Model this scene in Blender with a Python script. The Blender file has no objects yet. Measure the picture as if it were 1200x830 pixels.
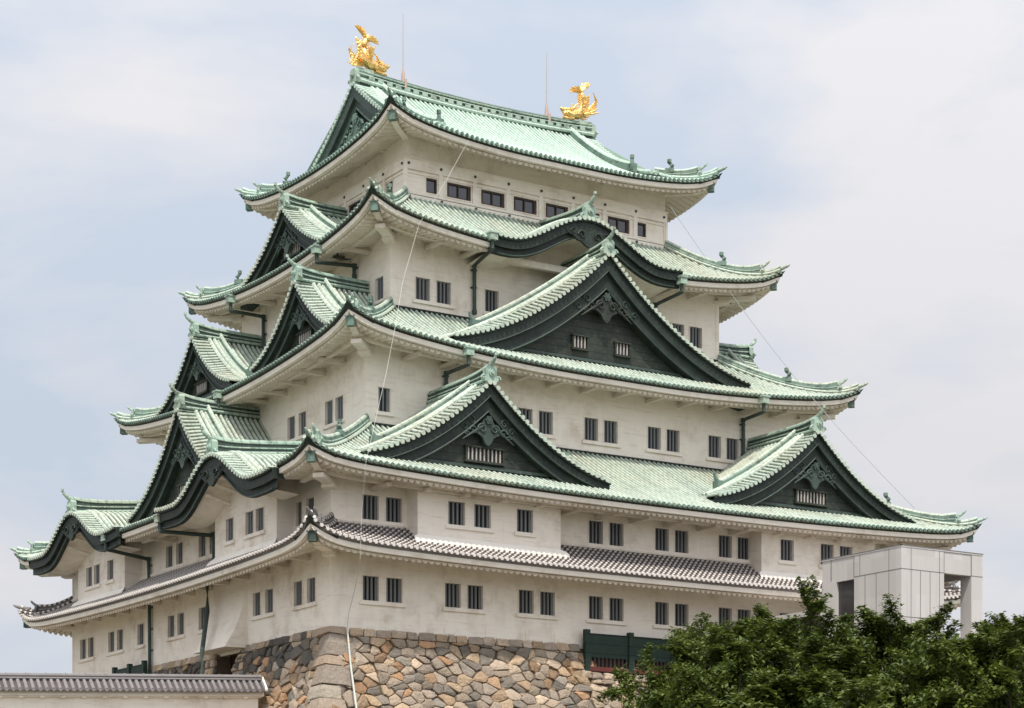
import bpy, math, random
from mathutils import Vector, Matrix
R = math.radians
rnd = random.Random(7)
S = bpy.context.scene
col = S.collection

# ------------------------------------------------------------------ camera, sky, sun, exposure
CAM = Vector((-44.384, -81.751, -11.640)); YAW = 0.5503
cd = bpy.data.cameras.new('camera'); cam = bpy.data.objects.new('camera', cd); col.objects.link(cam)
cam.location = CAM; cam.rotation_euler = (math.pi/2, 0, -YAW)
cd.sensor_width = 36; cd.lens = 2394.1/1200*36
cd.shift_x = (600-515.09)/1200; cd.shift_y = (1033.67-415)/1200
cd.clip_start = .5; cd.clip_end = 6000
S.camera = cam
SUN_AZ = math.atan2(-.42, -.75); SUN_EL = R(60)
world = bpy.data.worlds.new('World'); S.world = world; world.use_nodes = True
wn = world.node_tree; wn.nodes.clear()
def N(t, k, **kw):
    n = t.nodes.new(k)
    for a, b in kw.items(): setattr(n, a, b)
    return n
def build_world():
    t = wn; L = t.links.new
    sky = N(t, 'ShaderNodeTexSky', sky_type='NISHITA'); sky.sun_disc = False
    sky.sun_elevation = SUN_EL; sky.sun_rotation = SUN_AZ; sky.air_density = 1.0; sky.dust_density = 2.5; sky.ozone_density = 1.6
    tc = N(t, 'ShaderNodeTexCoord'); mp = N(t, 'ShaderNodeMapping'); mp.inputs['Scale'].default_value = (1, 1, 2.6)
    mp.inputs['Location'].default_value = (.35, .1, .2)
    L(tc.outputs['Generated'], mp.inputs[0])
    n1 = N(t, 'ShaderNodeTexNoise'); n1.inputs['Scale'].default_value = 3.2; n1.inputs['Detail'].default_value = 9; n1.inputs['Roughness'].default_value = .55
    n1.inputs['Distortion'].default_value = .3
    n2 = N(t, 'ShaderNodeTexNoise'); n2.inputs['Scale'].default_value = 12; n2.inputs['Detail'].default_value = 6
    L(mp.outputs[0], n1.inputs[0]); L(mp.outputs[0], n2.inputs[0])
    ad = N(t, 'ShaderNodeMath', operation='MULTIPLY_ADD'); ad.inputs[1].default_value = .16
    L(n2.outputs[0], ad.inputs[0]); L(n1.outputs[0], ad.inputs[2])
    r = N(t, 'ShaderNodeValToRGB'); r.color_ramp.elements[0].position = .49; r.color_ramp.elements[1].position = .70
    r.color_ramp.elements[0].color = (.08,)*3+(1,); r.color_ramp.elements[1].color = (.95,)*3+(1,)
    L(ad.outputs[0], r.inputs[0])
    hs = N(t, 'ShaderNodeMix', data_type='RGBA'); 
    ve = N(t, 'ShaderNodeMix', data_type='RGBA'); ve.inputs[0].default_value = .82; L(sky.outputs[0], ve.inputs[6]); ve.inputs[7].default_value = (5.4, 6.02, 6.95, 1)
    L(r.outputs[0], hs.inputs[0]); L(ve.outputs[2], hs.inputs[6]); hs.inputs[7].default_value = (6.7, 6.6, 6.8, 1)
    bg = N(t, 'ShaderNodeBackground'); bg.inputs['Strength'].default_value = .104
    # haze is brighter round the sun than opposite it
    dt = N(t, 'ShaderNodeVectorMath', operation='DOT_PRODUCT'); dt.inputs[1].default_value = (math.sin(SUN_AZ)*math.cos(SUN_EL), math.cos(SUN_AZ)*math.cos(SUN_EL), math.sin(SUN_EL)); L(tc.outputs['Generated'], dt.inputs[0])
    mr = N(t, 'ShaderNodeMapRange'); mr.inputs[1].default_value = -.3; mr.inputs[2].default_value = 1; mr.inputs[3].default_value = .86; mr.inputs[4].default_value = 1.75; L(dt.outputs['Value'], mr.inputs[0])
    sc = N(t, 'ShaderNodeVectorMath', operation='SCALE'); L(hs.outputs[2], sc.inputs[0]); L(mr.outputs[0], sc.inputs['Scale'])
    L(sc.outputs[0], bg.inputs[0]); o = N(t, 'ShaderNodeOutputWorld'); L(bg.outputs[0], o.inputs[0])
build_world()
sl = bpy.data.lights.new('sun', 'SUN'); so = bpy.data.objects.new('sun', sl); col.objects.link(so)
sl.energy = 3.1; sl.angle = R(2.5); sl.color = (1, .95, .87)
sdir = Vector((math.sin(SUN_AZ)*math.cos(SUN_EL), math.cos(SUN_AZ)*math.cos(SUN_EL), math.sin(SUN_EL)))
so.rotation_euler = (-sdir).to_track_quat('-Z', 'Y').to_euler(); so.location = (-60, -90, 80)
S.view_settings.view_transform = 'Standard'; S.view_settings.look = 'None'; S.view_settings.gamma = 1
S.view_settings.use_curve_mapping = False; S.view_settings.exposure = .36
S.render.resolution_x = 1024; S.render.resolution_y = 708

# ------------------------------------------------------------------ materials
def mat(name, rough=.7, metal=0, spec=.4):
    m = bpy.data.materials.new(name); m.use_nodes = True
    b = m.node_tree.nodes['Principled BSDF']; b.inputs['Roughness'].default_value = rough
    b.inputs['Metallic'].default_value = metal; b.inputs['Specular IOR Level'].default_value = spec
    return m, m.node_tree, b
def noise(t, scale, detail=5, rough=.55, vec=None, mscale=None, src='Object'):
    n = N(t, 'ShaderNodeTexNoise'); n.inputs['Scale'].default_value = scale; n.inputs['Detail'].default_value = detail
    n.inputs['Roughness'].default_value = rough
    if vec is None:
        tc = N(t, 'ShaderNodeTexCoord'); vec = tc.outputs[src]
    if mscale:
        mp = N(t, 'ShaderNodeMapping'); mp.inputs['Scale'].default_value = mscale; t.links.new(vec, mp.inputs[0]); vec = mp.outputs[0]
    t.links.new(vec, n.inputs[0]); return n.outputs[0]
def ramp(t, f, stops):
    r = N(t, 'ShaderNodeValToRGB'); e = r.color_ramp.elements
    while len(e) < len(stops): e.new(.5)
    for x, (p, c) in zip(e, stops): x.position = p; x.color = (*c, 1)
    t.links.new(f, r.inputs[0]); return r.outputs[0]
def mix(t, f, a, b, mode='MIX'):
    m = N(t, 'ShaderNodeMix', data_type='RGBA', blend_type=mode)
    for s, v in ((0, f), (6, a), (7, b)):
        if hasattr(v, 'is_linked'): t.links.new(v, m.inputs[s])
        else: m.inputs[s].default_value = v if s == 0 else (*v, 1)
    return m.outputs[2]
def bump(t, b, h, strength=.3, dist=.05):
    n = N(t, 'ShaderNodeBump'); n.inputs['Strength'].default_value = strength; n.inputs['Distance'].default_value = dist
    t.links.new(h, n.inputs['Height']); t.links.new(n.outputs[0], b.inputs['Normal'])
def math_(t, op, a, b=None):
    m = N(t, 'ShaderNodeMath', operation=op)
    for i, v in enumerate((a, b)):
        if v is None: continue
        if hasattr(v, 'is_linked'): t.links.new(v, m.inputs[i])
        else: m.inputs[i].default_value = v
    return m.outputs[0]
M = {}
def mk_plaster(name, c1, c2, stain):
    m, t, b = mat(name, .9, spec=.2)
    base = mix(t, noise(t, .35, 4), c1, c2)
    st = ramp(t, noise(t, 1.1, 8, .65, mscale=(1, 1, .9)), [(.45, (0, 0, 0)), (.66, (1, 1, 1))])
    ms = ramp(t, noise(t, .28, 3), [(.38, (0, 0, 0)), (.62, (1, 1, 1))])
    f = math_(t, 'MULTIPLY', st, ms); f = math_(t, 'MULTIPLY', f, .55)
    c = mix(t, f, base, stain)
    dr = ramp(t, noise(t, 1.0, 5, .6, mscale=(4, 4, .3)), [(.55, (0, 0, 0)), (.8, (1, 1, 1))])
    c = mix(t, math_(t, 'MULTIPLY', dr, .16), c, tuple(x*.72 for x in stain))
    # horizontal trowel/limewash lines
    hl = ramp(t, noise(t, 1.0, 6, .65, mscale=(.8, .8, 6)), [(.52, (0, 0, 0)), (.68, (1, 1, 1))])
    c = mix(t, math_(t, 'MULTIPLY', hl, .26), c, stain)
    t.links.new(c, b.inputs['Base Color']); bump(t, b, noise(t, 2.2, 8, .6), .25, .05)
    M[name] = m
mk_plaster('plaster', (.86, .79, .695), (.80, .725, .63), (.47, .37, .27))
mk_plaster('plaster_soffit_shaded', (.76, .69, .60), (.66, .585, .49), (.38, .30, .22))  # tan soffit plaster, its colour darkened to deepen the shade under the eaves
mk_plaster('plaster_new', (.88, .83, .74), (.86, .80, .72), (.70, .62, .52))
def mk_copper(name, a, b_, c_, streak, amt, bright=1.):
    m, t, b = mat(name, .62, 0, .35)
    uv = N(t, 'ShaderNodeUVMap'); sx = N(t, 'ShaderNodeSeparateXYZ'); t.links.new(uv.outputs[0], sx.inputs[0])
    fl = math_(t, 'FLOOR', sx.outputs[0]); wn_ = N(t, 'ShaderNodeTexWhiteNoise', noise_dimensions='1D'); t.links.new(fl, wn_.inputs['W'])
    c = mix(t, ramp(t, noise(t, .45, 5, .6), [(.38, (0, 0, 0)), (.62, (1, 1, 1))]), a, b_)
    c = mix(t, math_(t, 'MULTIPLY', wn_.outputs[0], .35), c, c_)
    big = ramp(t, noise(t, .13, 4, .6), [(.46, (0, 0, 0)), (.66, (1, 1, 1))])
    if 'top' not in name: c = mix(t, math_(t, 'MULTIPLY', big, .38), c, tuple(x*k for x, k in zip(c_, (.78, .66, .55))))
    rn = ramp(t, noise(t, 1., 4, .6, vec=uv.outputs[0], mscale=(.45, .12, 1)), [(.48, (0, 0, 0)), (.66, (1, 1, 1))])
    c = mix(t, math_(t, 'MULTIPLY', rn, .42), c, tuple(x*.45+y*.55 for x, y in zip(a, streak)))
    st = ramp(t, noise(t, 2.3, 7, .7), [(.50, (0, 0, 0)), (.68, (1, 1, 1))])
    c = mix(t, math_(t, 'MULTIPLY', st, amt), c, streak)
    # lap seams across each rib
    fr = math_(t, 'FRACT', math_(t, 'MULTIPLY', sx.outputs[1], 2.1)); se = math_(t, 'GREATER_THAN', fr, .88)
    c = mix(t, math_(t, 'MULTIPLY', se, .4), c, streak)
    t.links.new(c, b.inputs['Base Color']); bump(t, b, noise(t, 9, 5, .6), .25, .03)
    M[name] = m
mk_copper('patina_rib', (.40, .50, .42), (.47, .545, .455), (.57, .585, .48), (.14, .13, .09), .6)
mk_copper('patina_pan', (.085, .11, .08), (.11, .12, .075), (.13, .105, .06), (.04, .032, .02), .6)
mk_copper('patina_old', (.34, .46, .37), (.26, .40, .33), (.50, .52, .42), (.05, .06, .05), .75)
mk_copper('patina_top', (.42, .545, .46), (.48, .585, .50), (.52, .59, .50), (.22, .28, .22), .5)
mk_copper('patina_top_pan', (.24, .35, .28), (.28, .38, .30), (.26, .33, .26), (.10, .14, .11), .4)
mk_copper('patina_trim', (.13, .21, .17), (.07, .12, .10), (.26, .36, .29), (.02, .025, .022), .9)
def mk_dark(name, a, b_, c_, boards=0):
    m, t, b = mat(name, .6, 0, .3)
    c = mix(t, ramp(t, noise(t, 1.1, 6, .65), [(.42, (0, 0, 0)), (.7, (1, 1, 1))]), a, b_)
    c = mix(t, math_(t, 'MULTIPLY', ramp(t, noise(t, 4, 6, .7), [(.55, (0, 0, 0)), (.75, (1, 1, 1))]), .5), c, c_)
    if boards:
        tc = N(t, 'ShaderNodeTexCoord'); sx = N(t, 'ShaderNodeSeparateXYZ'); t.links.new(tc.outputs['Object'], sx.inputs[0])
        fr = math_(t, 'FRACT', math_(t, 'MULTIPLY', sx.outputs[2], boards)); g = math_(t, 'GREATER_THAN', fr, .9)
        c = mix(t, math_(t, 'MULTIPLY', g, .75), c, tuple(x*.3 for x in a))
        bump(t, b, fr, .5, .04)
    else: bump(t, b, noise(t, 6, 5), .3, .03)
    t.links.new(c, b.inputs['Base Color']); M[name] = m
mk_dark('copper_dark', (.017, .024, .019), (.030, .043, .033), (.08, .12, .09))
mk_dark('copper_face', (.026, .032, .025), (.05, .058, .044), (.12, .15, .115), boards=2.6)
mk_dark('copper_mid', (.04, .058, .048), (.06, .085, .07), (.15, .22, .18))
mk_dark('wood_green', (.013, .030, .022), (.02, .042, .030), (.06, .085, .06), boards=2.2)
mk_dark('wood_red', (.10, .028, .022), (.13, .036, .026), (.08, .03, .02))
mk_dark('door_brown', (.045, .024, .018), (.06, .03, .024), (.02, .012, .01))
def plain(name, c, rough=.6, metal=0, var=.15, spec=.4):
    m, t, b = mat(name, rough, metal, spec)
    t.links.new(mix(t, noise(t, 3, 5), tuple(x*(1-var) for x in c), tuple(min(1, x*(1+var)) for x in c)), b.inputs['Base Color']); M[name] = m; return m
plain('bars', (.17, .175, .18), .7); plain('bars_white', (.36, .33, .29), .7)
plain('void', (.012, .012, .013), .5); plain('glass_dark', (.035, .034, .036), .12, spec=.8)
plain('pane_grey', (.035, .036, .04), .4); plain('pane_blind', (.12, .085, .08), .8); plain('frame_brown', (.055, .03, .022), .5); plain('knob', (.06, .045, .035), .4)
plain('white_line', (.55, .57, .52), .5); plain('rod_metal', (.45, .42, .40), .45, .3); plain('rod_base', (.45, .33, .27), .6)
plain('cable_grey', (.35, .37, .36), .6)
def mk_tile():
    m, t, b = mat('tile_rib', .75, 0, .3)
    uv = N(t, 'ShaderNodeUVMap'); sx = N(t, 'ShaderNodeSeparateXYZ'); t.links.new(uv.outputs[0], sx.inputs[0])
    fr = math_(t, 'FRACT', math_(t, 'MULTIPLY', sx.outputs[1], 3.1))
    g = math_(t, 'LESS_THAN', fr, .44)
    n = noise(t, 5, 5, .7)
    grey = mix(t, n, (.07, .055, .055), (.15, .125, .12)); wh = mix(t, n, (.42, .385, .35), (.74, .69, .64))
    t.links.new(mix(t, g, grey, wh), b.inputs['Base Color']); M['tile_rib'] = m
    m, t, b = mat('tile_pan', .8, 0, .3)
    t.links.new(mix(t, noise(t, 2, 6, .7), (.055, .042, .040), (.12, .095, .085)), b.inputs['Base Color']); M['tile_pan'] = m
    m, t, b = mat('tile_grey', .75, 0, .3)
    t.links.new(mix(t, noise(t, 3, 6, .7), (.12, .11, .11), (.29, .275, .27)), b.inputs['Base Color']); M['tile_grey'] = m
mk_tile()
def mk_stone():
    m, t, b = mat('stone', .85, 0, .25)
    at = N(t, 'ShaderNodeAttribute'); at.attribute_name = 'tone'
    n = noise(t, 3.5, 8, .65); sp = ramp(t, noise(t, 14, 6, .7), [(.35, (.62, .62, .62)), (.7, (1.12, 1.1, 1.08))])
    c = mix(t, 1., at.outputs[0], sp, 'MULTIPLY')
    rust = ramp(t, noise(t, 1.7, 6, .7), [(.52, (0, 0, 0)), (.75, (1, 1, 1))])
    c = mix(t, math_(t, 'MULTIPLY', rust, .35), c, (.30, .17, .09))
    lich = ramp(t, noise(t, 2.6, 7, .7), [(.56, (0, 0, 0)), (.72, (1, 1, 1))])
    c = mix(t, math_(t, 'MULTIPLY', lich, .4), c, (.13, .12, .105))
    t.links.new(c, b.inputs['Base Color']); bump(t, b, n, .9, .12); M['stone'] = m
    m, t, b = mat('joint', .95, 0, .1)
    t.links.new(mix(t, noise(t, 4, 5), (.07, .055, .04), (.17, .13, .095)), b.inputs['Base Color']); M['joint'] = m
mk_stone()
def mk_gold():
    m, t, b = mat('gold', .34, .95, .5)
    tc = N(t, 'ShaderNodeTexCoord'); v = N(t, 'ShaderNodeTexVoronoi'); v.inputs['Scale'].default_value = 9; t.links.new(tc.outputs['Object'], v.inputs[0])
    t.links.new(mix(t, v.outputs['Distance'], (.98, .70, .30), (.85, .52, .16)), b.inputs['Base Color']); bump(t, b, v.outputs['Distance'], .55, .05); M['gold'] = m
mk_gold()
def mk_leaf(name, a, b_, c_):
    m, t, b = mat(name, .55, 0, .35)
    at = N(t, 'ShaderNodeAttribute'); at.attribute_name = 'tone'
    c = mix(t, at.outputs[2], a, b_); c = mix(t, math_(t, 'MULTIPLY', noise(t, .9, 3), .6), c, c_)
    t.links.new(c, b.inputs['Base Color'])
    tr = N(t, 'ShaderNodeBsdfTranslucent'); t.links.new(mix(t, .5, c, (.16, .22, .03)), tr.inputs[0])
    ms = N(t, 'ShaderNodeMixShader'); ms.inputs[0].default_value = .22
    o = t.nodes['Material Output']; t.links.new(b.outputs[0], ms.inputs[1]); t.links.new(tr.outputs[0], ms.inputs[2]); t.links.new(ms.outputs[0], o.inputs[0]); M[name] = m
mk_leaf('leaf', (.024, .052, .010), (.170, .205, .036), (.07, .098, .018))
plain('bark', (.07, .055, .045), .9, var=.4)
def mk_panel():
    m, t, b = mat('panel', .5, 0, .4)
    tc = N(t, 'ShaderNodeTexCoord'); vm = N(t, 'ShaderNodeVectorMath', operation='MULTIPLY'); vm.inputs[1].default_value = (1.63, 1.2, .55); t.links.new(tc.outputs['Object'], vm.inputs[0])
    vf = N(t, 'ShaderNodeVectorMath', operation='FLOOR'); t.links.new(vm.outputs[0], vf.inputs[0]); wn_ = N(t, 'ShaderNodeTexWhiteNoise'); t.links.new(vf.outputs[0], wn_.inputs[0])
    c = mix(t, wn_.outputs[0], (.46, .43, .41), (.53, .50, .48)); dr = ramp(t, noise(t, 1, 5, .6, mscale=(5, 5, .4)), [(.5, (0, 0, 0)), (.75, (1, 1, 1))])
    t.links.new(mix(t, math_(t, 'MULTIPLY', dr, .35), c, (.38, .35, .32)), b.inputs['Base Color']); M['panel'] = m
mk_panel(); plain('panel_joint', (.16, .15, .145), .8)
def mk_ground():
    m, t, b = mat('gravel', .95, 0, .2)
    c = mix(t, noise(t, .08, 6), (.17, .16, .12), (.12, .12, .08)); c = mix(t, math_(t, 'MULTIPLY', noise(t, 6, 6, .8), .5), c, (.16, .15, .12))
    t.links.new(c, b.inputs['Base Color']); bump(t, b, noise(t, 12, 5), .5, .05); M['gravel'] = m
mk_ground()

# ------------------------------------------------------------------ mesh builder
class MB:
    def __init__(s): s.v = []; s.f = []; s.m = []; s.uv = []; s.tone = []; s.ms = []; s.cur = 0; s.c = None
    def use(s, name):
        if name not in s.ms: s.ms.append(name)
        s.cur = s.ms.index(name); return s
    def face(s, pts, uv=None):
        b = len(s.v); s.v += [tuple(p) for p in pts]; s.f.append(tuple(range(b, b+len(pts)))); s.m.append(s.cur)
        s.uv.append(uv if uv else [(0, 0)]*len(pts)); s.tone.append(s.c)
    def grid(s, rows, closed=False, uv=None):
        """rows: list of equally long point lists -> quads with shared vertices"""
        b = len(s.v); n = len(rows[0])
        for r in rows: s.v += [tuple(p) for p in r]
        for i in range(len(rows)-1):
            for j in range(n-1 if not closed else n):
                k = (j+1) % n
                s.f.append((b+i*n+j, b+i*n+k, b+(i+1)*n+k, b+(i+1)*n+j)); s.m.append(s.cur); s.tone.append(s.c)
                s.uv.append([uv[i][j], uv[i][k], uv[i+1][k], uv[i+1][j]] if uv else [(0, 0)]*4)
    def box(s, c, e, ax=None):
        """centre, full extents, optional 3 axes"""
        X, Y, Z = ax if ax else (Vector((1, 0, 0)), Vector((0, 1, 0)), Vector((0, 0, 1)))
        c = Vector(c); P = [c+X*(e[0]/2*i)+Y*(e[1]/2*j)+Z*(e[2]/2*k) for i in (-1, 1) for j in (-1, 1) for k in (-1, 1)]
        b = len(s.v); s.v += [tuple(p) for p in P]
        for q in ((0, 1, 3, 2), (4, 6, 7, 5), (0, 4, 5, 1), (2, 3, 7, 6), (0, 2, 6, 4), (1, 5, 7, 3)):
            s.f.append(tuple(b+i for i in q)); s.m.append(s.cur); s.uv.append([(0, 0)]*4); s.tone.append(s.c)
    def bb(s, a, b): s.box([(x+y)/2 for x, y in zip(a, b)], [abs(x-y) for x, y in zip(a, b)])
    def tube(s, pts, r, n=8, caps=True, side=None, arc=None, uvx=0., sq=1.):
        """tube along pts, r number or list; arc=(a0,a1) partial profile with side vector"""
        pts = [Vector(p) for p in pts]; k = len(pts)
        rr = r if isinstance(r, (list, tuple)) else [r]*k
        rows = []; uvs = []; L = 0
        for i, p in enumerate(pts):
            t = (pts[min(i+1, k-1)]-pts[max(i-1, 0)])
            if t.length < 1e-9: t = Vector((0, 0, 1))
            t.normalize()
            sd = Vector(side) if side is not None else (t.cross(Vector((0, 0, 1))) if abs(t.z) < .95 else t.cross(Vector((0, 1, 0))))
            sd = (sd-t*sd.dot(t)).normalized(); up = sd.cross(t)
            if up.z < 0: up = -up
            if i: L += (p-pts[i-1]).length
            if arc: A = [arc[0]+(arc[1]-arc[0])*j/n for j in range(n+1)]
            else: A = [2*math.pi*j/n for j in range(n)]
            rows.append([p+sd*(rr[i]*math.cos(a))+up*(rr[i]*sq*math.sin(a)) for a in A])
            uvs.append([(uvx, L)]*len(A))
        s.grid(rows, closed=not arc, uv=uvs)
        if caps:
            s.face(rows[0], uvs[0]); s.face(rows[-1], uvs[-1])
    def disc(s, c, nrm, r, n=8, thick=.05):
        nrm = Vector(nrm).normalized(); a = nrm.cross(Vector((0, 0, 1))) if abs(nrm.z) < .95 else Vector((1, 0, 0)); a.normalize(); b = nrm.cross(a)
        c = Vector(c); r1 = [c+nrm*thick+(a*math.cos(t)+b*math.sin(t))*r for t in [2*math.pi*i/n for i in range(n)]]
        r0 = [p-nrm*thick*2 for p in r1]; s.grid([r0, r1], closed=True); s.face(r1)
    def build(s, name, parent=None, smooth=False, tone=False):
        me = bpy.data.meshes.new(name); me.from_pydata(s.v, [], s.f)
        for m in s.ms: me.materials.append(M[m])
        me.polygons.foreach_set('material_index', s.m)
        u = me.uv_layers.new(name='UVMap'); flat = []
        for q in s.uv:
            for a in q: flat += a
        u.data.foreach_set('uv', flat)
        if tone:
            ca = me.color_attributes.new('tone', 'FLOAT_COLOR', 'CORNER'); fl = []
            for q, c in zip(s.f, s.tone): fl += list((c or (.5, .5, .5))+(1,))*len(q)
            ca.data.foreach_set('color', fl)
        if smooth: me.polygons.foreach_set('use_smooth', [True]*len(s.f))
        me.update()
        o = bpy.data.objects.new(name, me); col.objects.link(o)
        if parent: o.parent = parent
        return o
def tag(o, label=None, cat=None, group=None, kind=None):
    for k, v in (('label', label), ('category', cat), ('group', group), ('kind', kind)):
        if v: o[k] = v
    return o
def empty(name, loc=(0, 0, 0), parent=None):
    o = bpy.data.objects.new(name, None); col.objects.link(o); o.location = loc
    if parent: o.parent = parent
    return o
V = Vector
# inverse projection used to lay out pipes and wires against the walls they hang on
def ray(u, v):
    rx = (u-515.09)/2394.1; uz = (1033.67-v)/2394.1; c, s_ = math.cos(YAW), math.sin(YAW)
    return V((rx*c+s_, -rx*s_+c, uz))
def onA(u, v, y): d = ray(u, v); return CAM+d*((y-CAM.y)/d.y)
def onB(u, v, x): d = ray(u, v); return CAM+d*((x-CAM.x)/d.x)

# ------------------------------------------------------------------ the ground
g = MB().use('gravel'); g.face([(-3000, -3000, -13.2), (3000, -3000, -13.2), (3000, 3000, -13.2), (-3000, 3000, -13.2)])
tag(g.build('ground'), kind='structure')

# ------------------------------------------------------------------ castle dimensions
K = 2.12; LX, LY = 17*K, 15*K
I = {1: 0., 2: 0., 3: 2*K, 4: 3.5*K, 5: 4.5*K}
class Frame:
    """one side of the plan: s runs along the side, d is the inset from the ground-floor wall plane"""
    def __init__(f, k):
        f.k = k; f.len = LX if k in 'AD' else LY
        f.S = V((1, 0, 0)) if k in 'AD' else V((0, 1, 0))
        f.D = {'A': V((0, 1, 0)), 'B': V((1, 0, 0)), 'C': V((-1, 0, 0)), 'D': V((0, -1, 0))}[k]
    def P(f, s, d, z):
        return {'A': V((s, d, z)), 'B': V((d, s, z)), 'C': V((LX-d, s, z)), 'D': V((s, LY-d, z))}[f.k]
FR = {k: Frame(k) for k in 'ABCD'}
class Tier:
    def __init__(t, n, edge, D, z0, rise, g, tip, conc, sof, mats):
        t.n = n; t.edge = edge; t.D = D; t.z0 = z0; t.rise = rise; t.g = g; t.tip = tip; t.conc = conc; t.sof = sof; t.mats = mats
        t.H = (LY-2*edge)/2
    def lift(t, a):
        a = max(a, 0); return t.g*max(0, 1-a/t.H)**2+t.tip*math.exp(-a/.9)
    def z(t, a, d):
        q = d/t.D; return t.z0+t.rise*((1-t.conc)*q+t.conc*q*q)+t.lift(a)*max(0, 1-d/min(t.D, 7))**1.2
    def zp(t, f, s, d):            # frame coordinates
        a = min(s-t.edge, f.len-t.edge-s); q = d-t.edge
        if q > a: a, q = q, a
        return t.z(a, q)
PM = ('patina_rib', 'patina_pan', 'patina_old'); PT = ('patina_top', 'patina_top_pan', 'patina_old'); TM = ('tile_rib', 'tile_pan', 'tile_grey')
T = {1: Tier(1, -2.45, 2.45, 3.28, 1.45, .35, .85, .25, 3.5, TM),
     2: Tier(2, -2.62, 6.86, 6.78, 3.70, .45, .65, .25, 6.55, PM),
     3: Tier(3, 1.85, 5.57, 13.98, 3.40, 1.0, .55, .30, 13.9, PM),
     4: Tier(4, 4.85, 4.69, 20.72, 3.25, 1.0, .60, .30, 20.75, PM),
     5: Tier(5, 7.30, 8.60, 26.68, 5.30, .75, .60, .42, 26.85, PT)}
XG = 9.95                                             # plane of the top gables
def gch(t): t = min(abs(t), 1.); return .7*(1-t)**2+.3*(1-t)
keep = empty('castle_keep', (LX/2, LY/2, 0))
tag(keep, 'tall white castle keep with green copper roofs rising above the stone base', 'castle')
keep.location = (0, 0, 0)

# gable specifications: side, centre, half width, front inset, base z, apex z, tier, kind
GB = [
 ('A', 7.85, 6.95, -1.3, 7.80, 11.85, 2, 'tri'), ('A', 28.2, 6.95, -1.3, 7.80, 11.85, 2, 'tri'),
 ('A', 18.02, 9.4, 3.2, 15.15, 20.65, 3, 'tri'),
 ('A', 17.9, 6.1, 4.72, 21.05, 22.80, 4, 'kar'),
 ('B', 15.9, 6.5, -.5, 8.1, 12.95, 2, 'tri'),
 ('B', 9.75, 4.85, 3.15, 15.15, 18.6, 3, 'tri'), ('B', 22.05, 4.85, 3.15, 15.15, 18.6, 3, 'tri'),
 ('B', 15.9, 5.7, 5.6, 21.2, 24.45, 4, 'tri'),
 ('B', 6.85, 6.5, -2.9, 6.88, 8.62, 2, 'kar'), ('B', 24.95, 6.5, -2.9, 6.88, 8.62, 2, 'kar'),
 ('C', 9.75, 4.85, 3.15, 15.15, 18.6, 3, 'tri'), ('C', 22.05, 4.85, 3.15, 15.15, 18.6, 3, 'tri'),
 ('C', 15.9, 5.7, 5.6, 21.2, 24.45, 4, 'tri'),
]
def gz(G, s):
    side, c, w, df, zb, za, tn, kind = G; x = abs(s-c)
    if kind == 'tri': return zb+(za-zb)*gch(x/w)
    return zb+(za-zb)*(.5*(1+math.cos(math.pi*min(x/(4.35 if side == 'B' else 5.), 1))))+.12*max(0, (x-5)/1.5)**2
def kars(side, tn): return [G for G in GB if G[0] == side and G[6] == tn and G[7] == 'kar']

def rib(mb, pts, side, r, mats, idx, n=5, seg=4):
    mb.use(mats[0]); mb.tube(pts, r, seg, caps=False, side=side, arc=(-.25, math.pi+.25), uvx=idx)

def skirt(f, t, parent):
    """tile surface of one side of a roof"""
    mb = MB(); e = t.edge; s0, s1 = e, f.len-e; sp = .305; n = int((s1-s0)/sp); sp = (s1-s0)/n
    prev = None; r = .078
    ks = kars(f.k, t.n)
    top5 = t.n == 5
    for i in range(n+1):
        s = s0+i*sp; a = min(s-s0, s1-s); dm = min(a, t.D)
        if top5:
            if f.k in 'AD': dm = t.D if XG+.1 <= s <= LX-XG-.1 else min(a, XG-e+.2)
            else: dm = min(a, XG-e+.9)
        d0 = 0.
        for G in ks:
            if abs(s-G[1]) < G[2]-.05:
                while d0 < dm and t.z(a, d0) < gz(G, s)-.03: d0 += .1
                if d0 < .25 and abs(s-G[1]) < G[2]: d0 = max(d0, .25)
        if dm-d0 < .12: prev = None; continue
        m = 12; pts = []
        for j in range(m+1):
            d = d0+(dm-d0)*j/m; pts.append(f.P(s, e+d, t.z(a, d)))
        if prev:
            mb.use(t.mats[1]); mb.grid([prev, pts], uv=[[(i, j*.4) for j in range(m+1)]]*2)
            # underside of the tile edge
        up = [p+V((0, 0, .03)) for p in pts]
        rib(mb, up, f.S, r, t.mats, i)
        if d0 == 0: 
            mb.use('patina_trim' if t.n > 1 else t.mats[0]); mb.disc(pts[0]-f.D*.05+V((0, 0, .015)), -f.D, r*1.15, 8, .03)  # discs take the darker trim: shadow on the tile ends put into the colour
            if prev: mb.use(t.mats[1]); mb.face([prev[0], pts[0], pts[0]-V((0, 0, .09)), prev[0]-V((0, 0, .09))])
        prev = pts
    o = mb.build('roof_slope', parent); return o
def strip(mb, f, t, d_a, za, d_b, zb, ss, skip):
    rows = []
    for s in ss:
        a = min(s-t.edge, f.len-t.edge-s)
        if skip(s): rows.append(None); continue
        A = max(d_a, 0); lf = t.lift(a)
        rows.append([f.P(min(max(s, t.edge+d_a), f.len-t.edge-d_a), t.edge+d_a, t.z0+za+lf), f.P(min(max(s, t.edge+d_b), f.len-t.edge-d_b), t.edge+d_b, t.z0+zb+lf)])
    for a, b in zip(rows, rows[1:]):
        if a and b: mb.face([a[0], b[0], b[1], a[1]])
def eaves(f, t, parent, wall_d):
    cuts = sorted((G[1]-G[2]+.25, G[1]+G[2]-.25) for G in kars(f.k, t.n)); lo = -99
    for a, b in cuts+[(999, 999)]:
        eave_run(f, t, parent, wall_d, lo, a); lo = b
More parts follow.
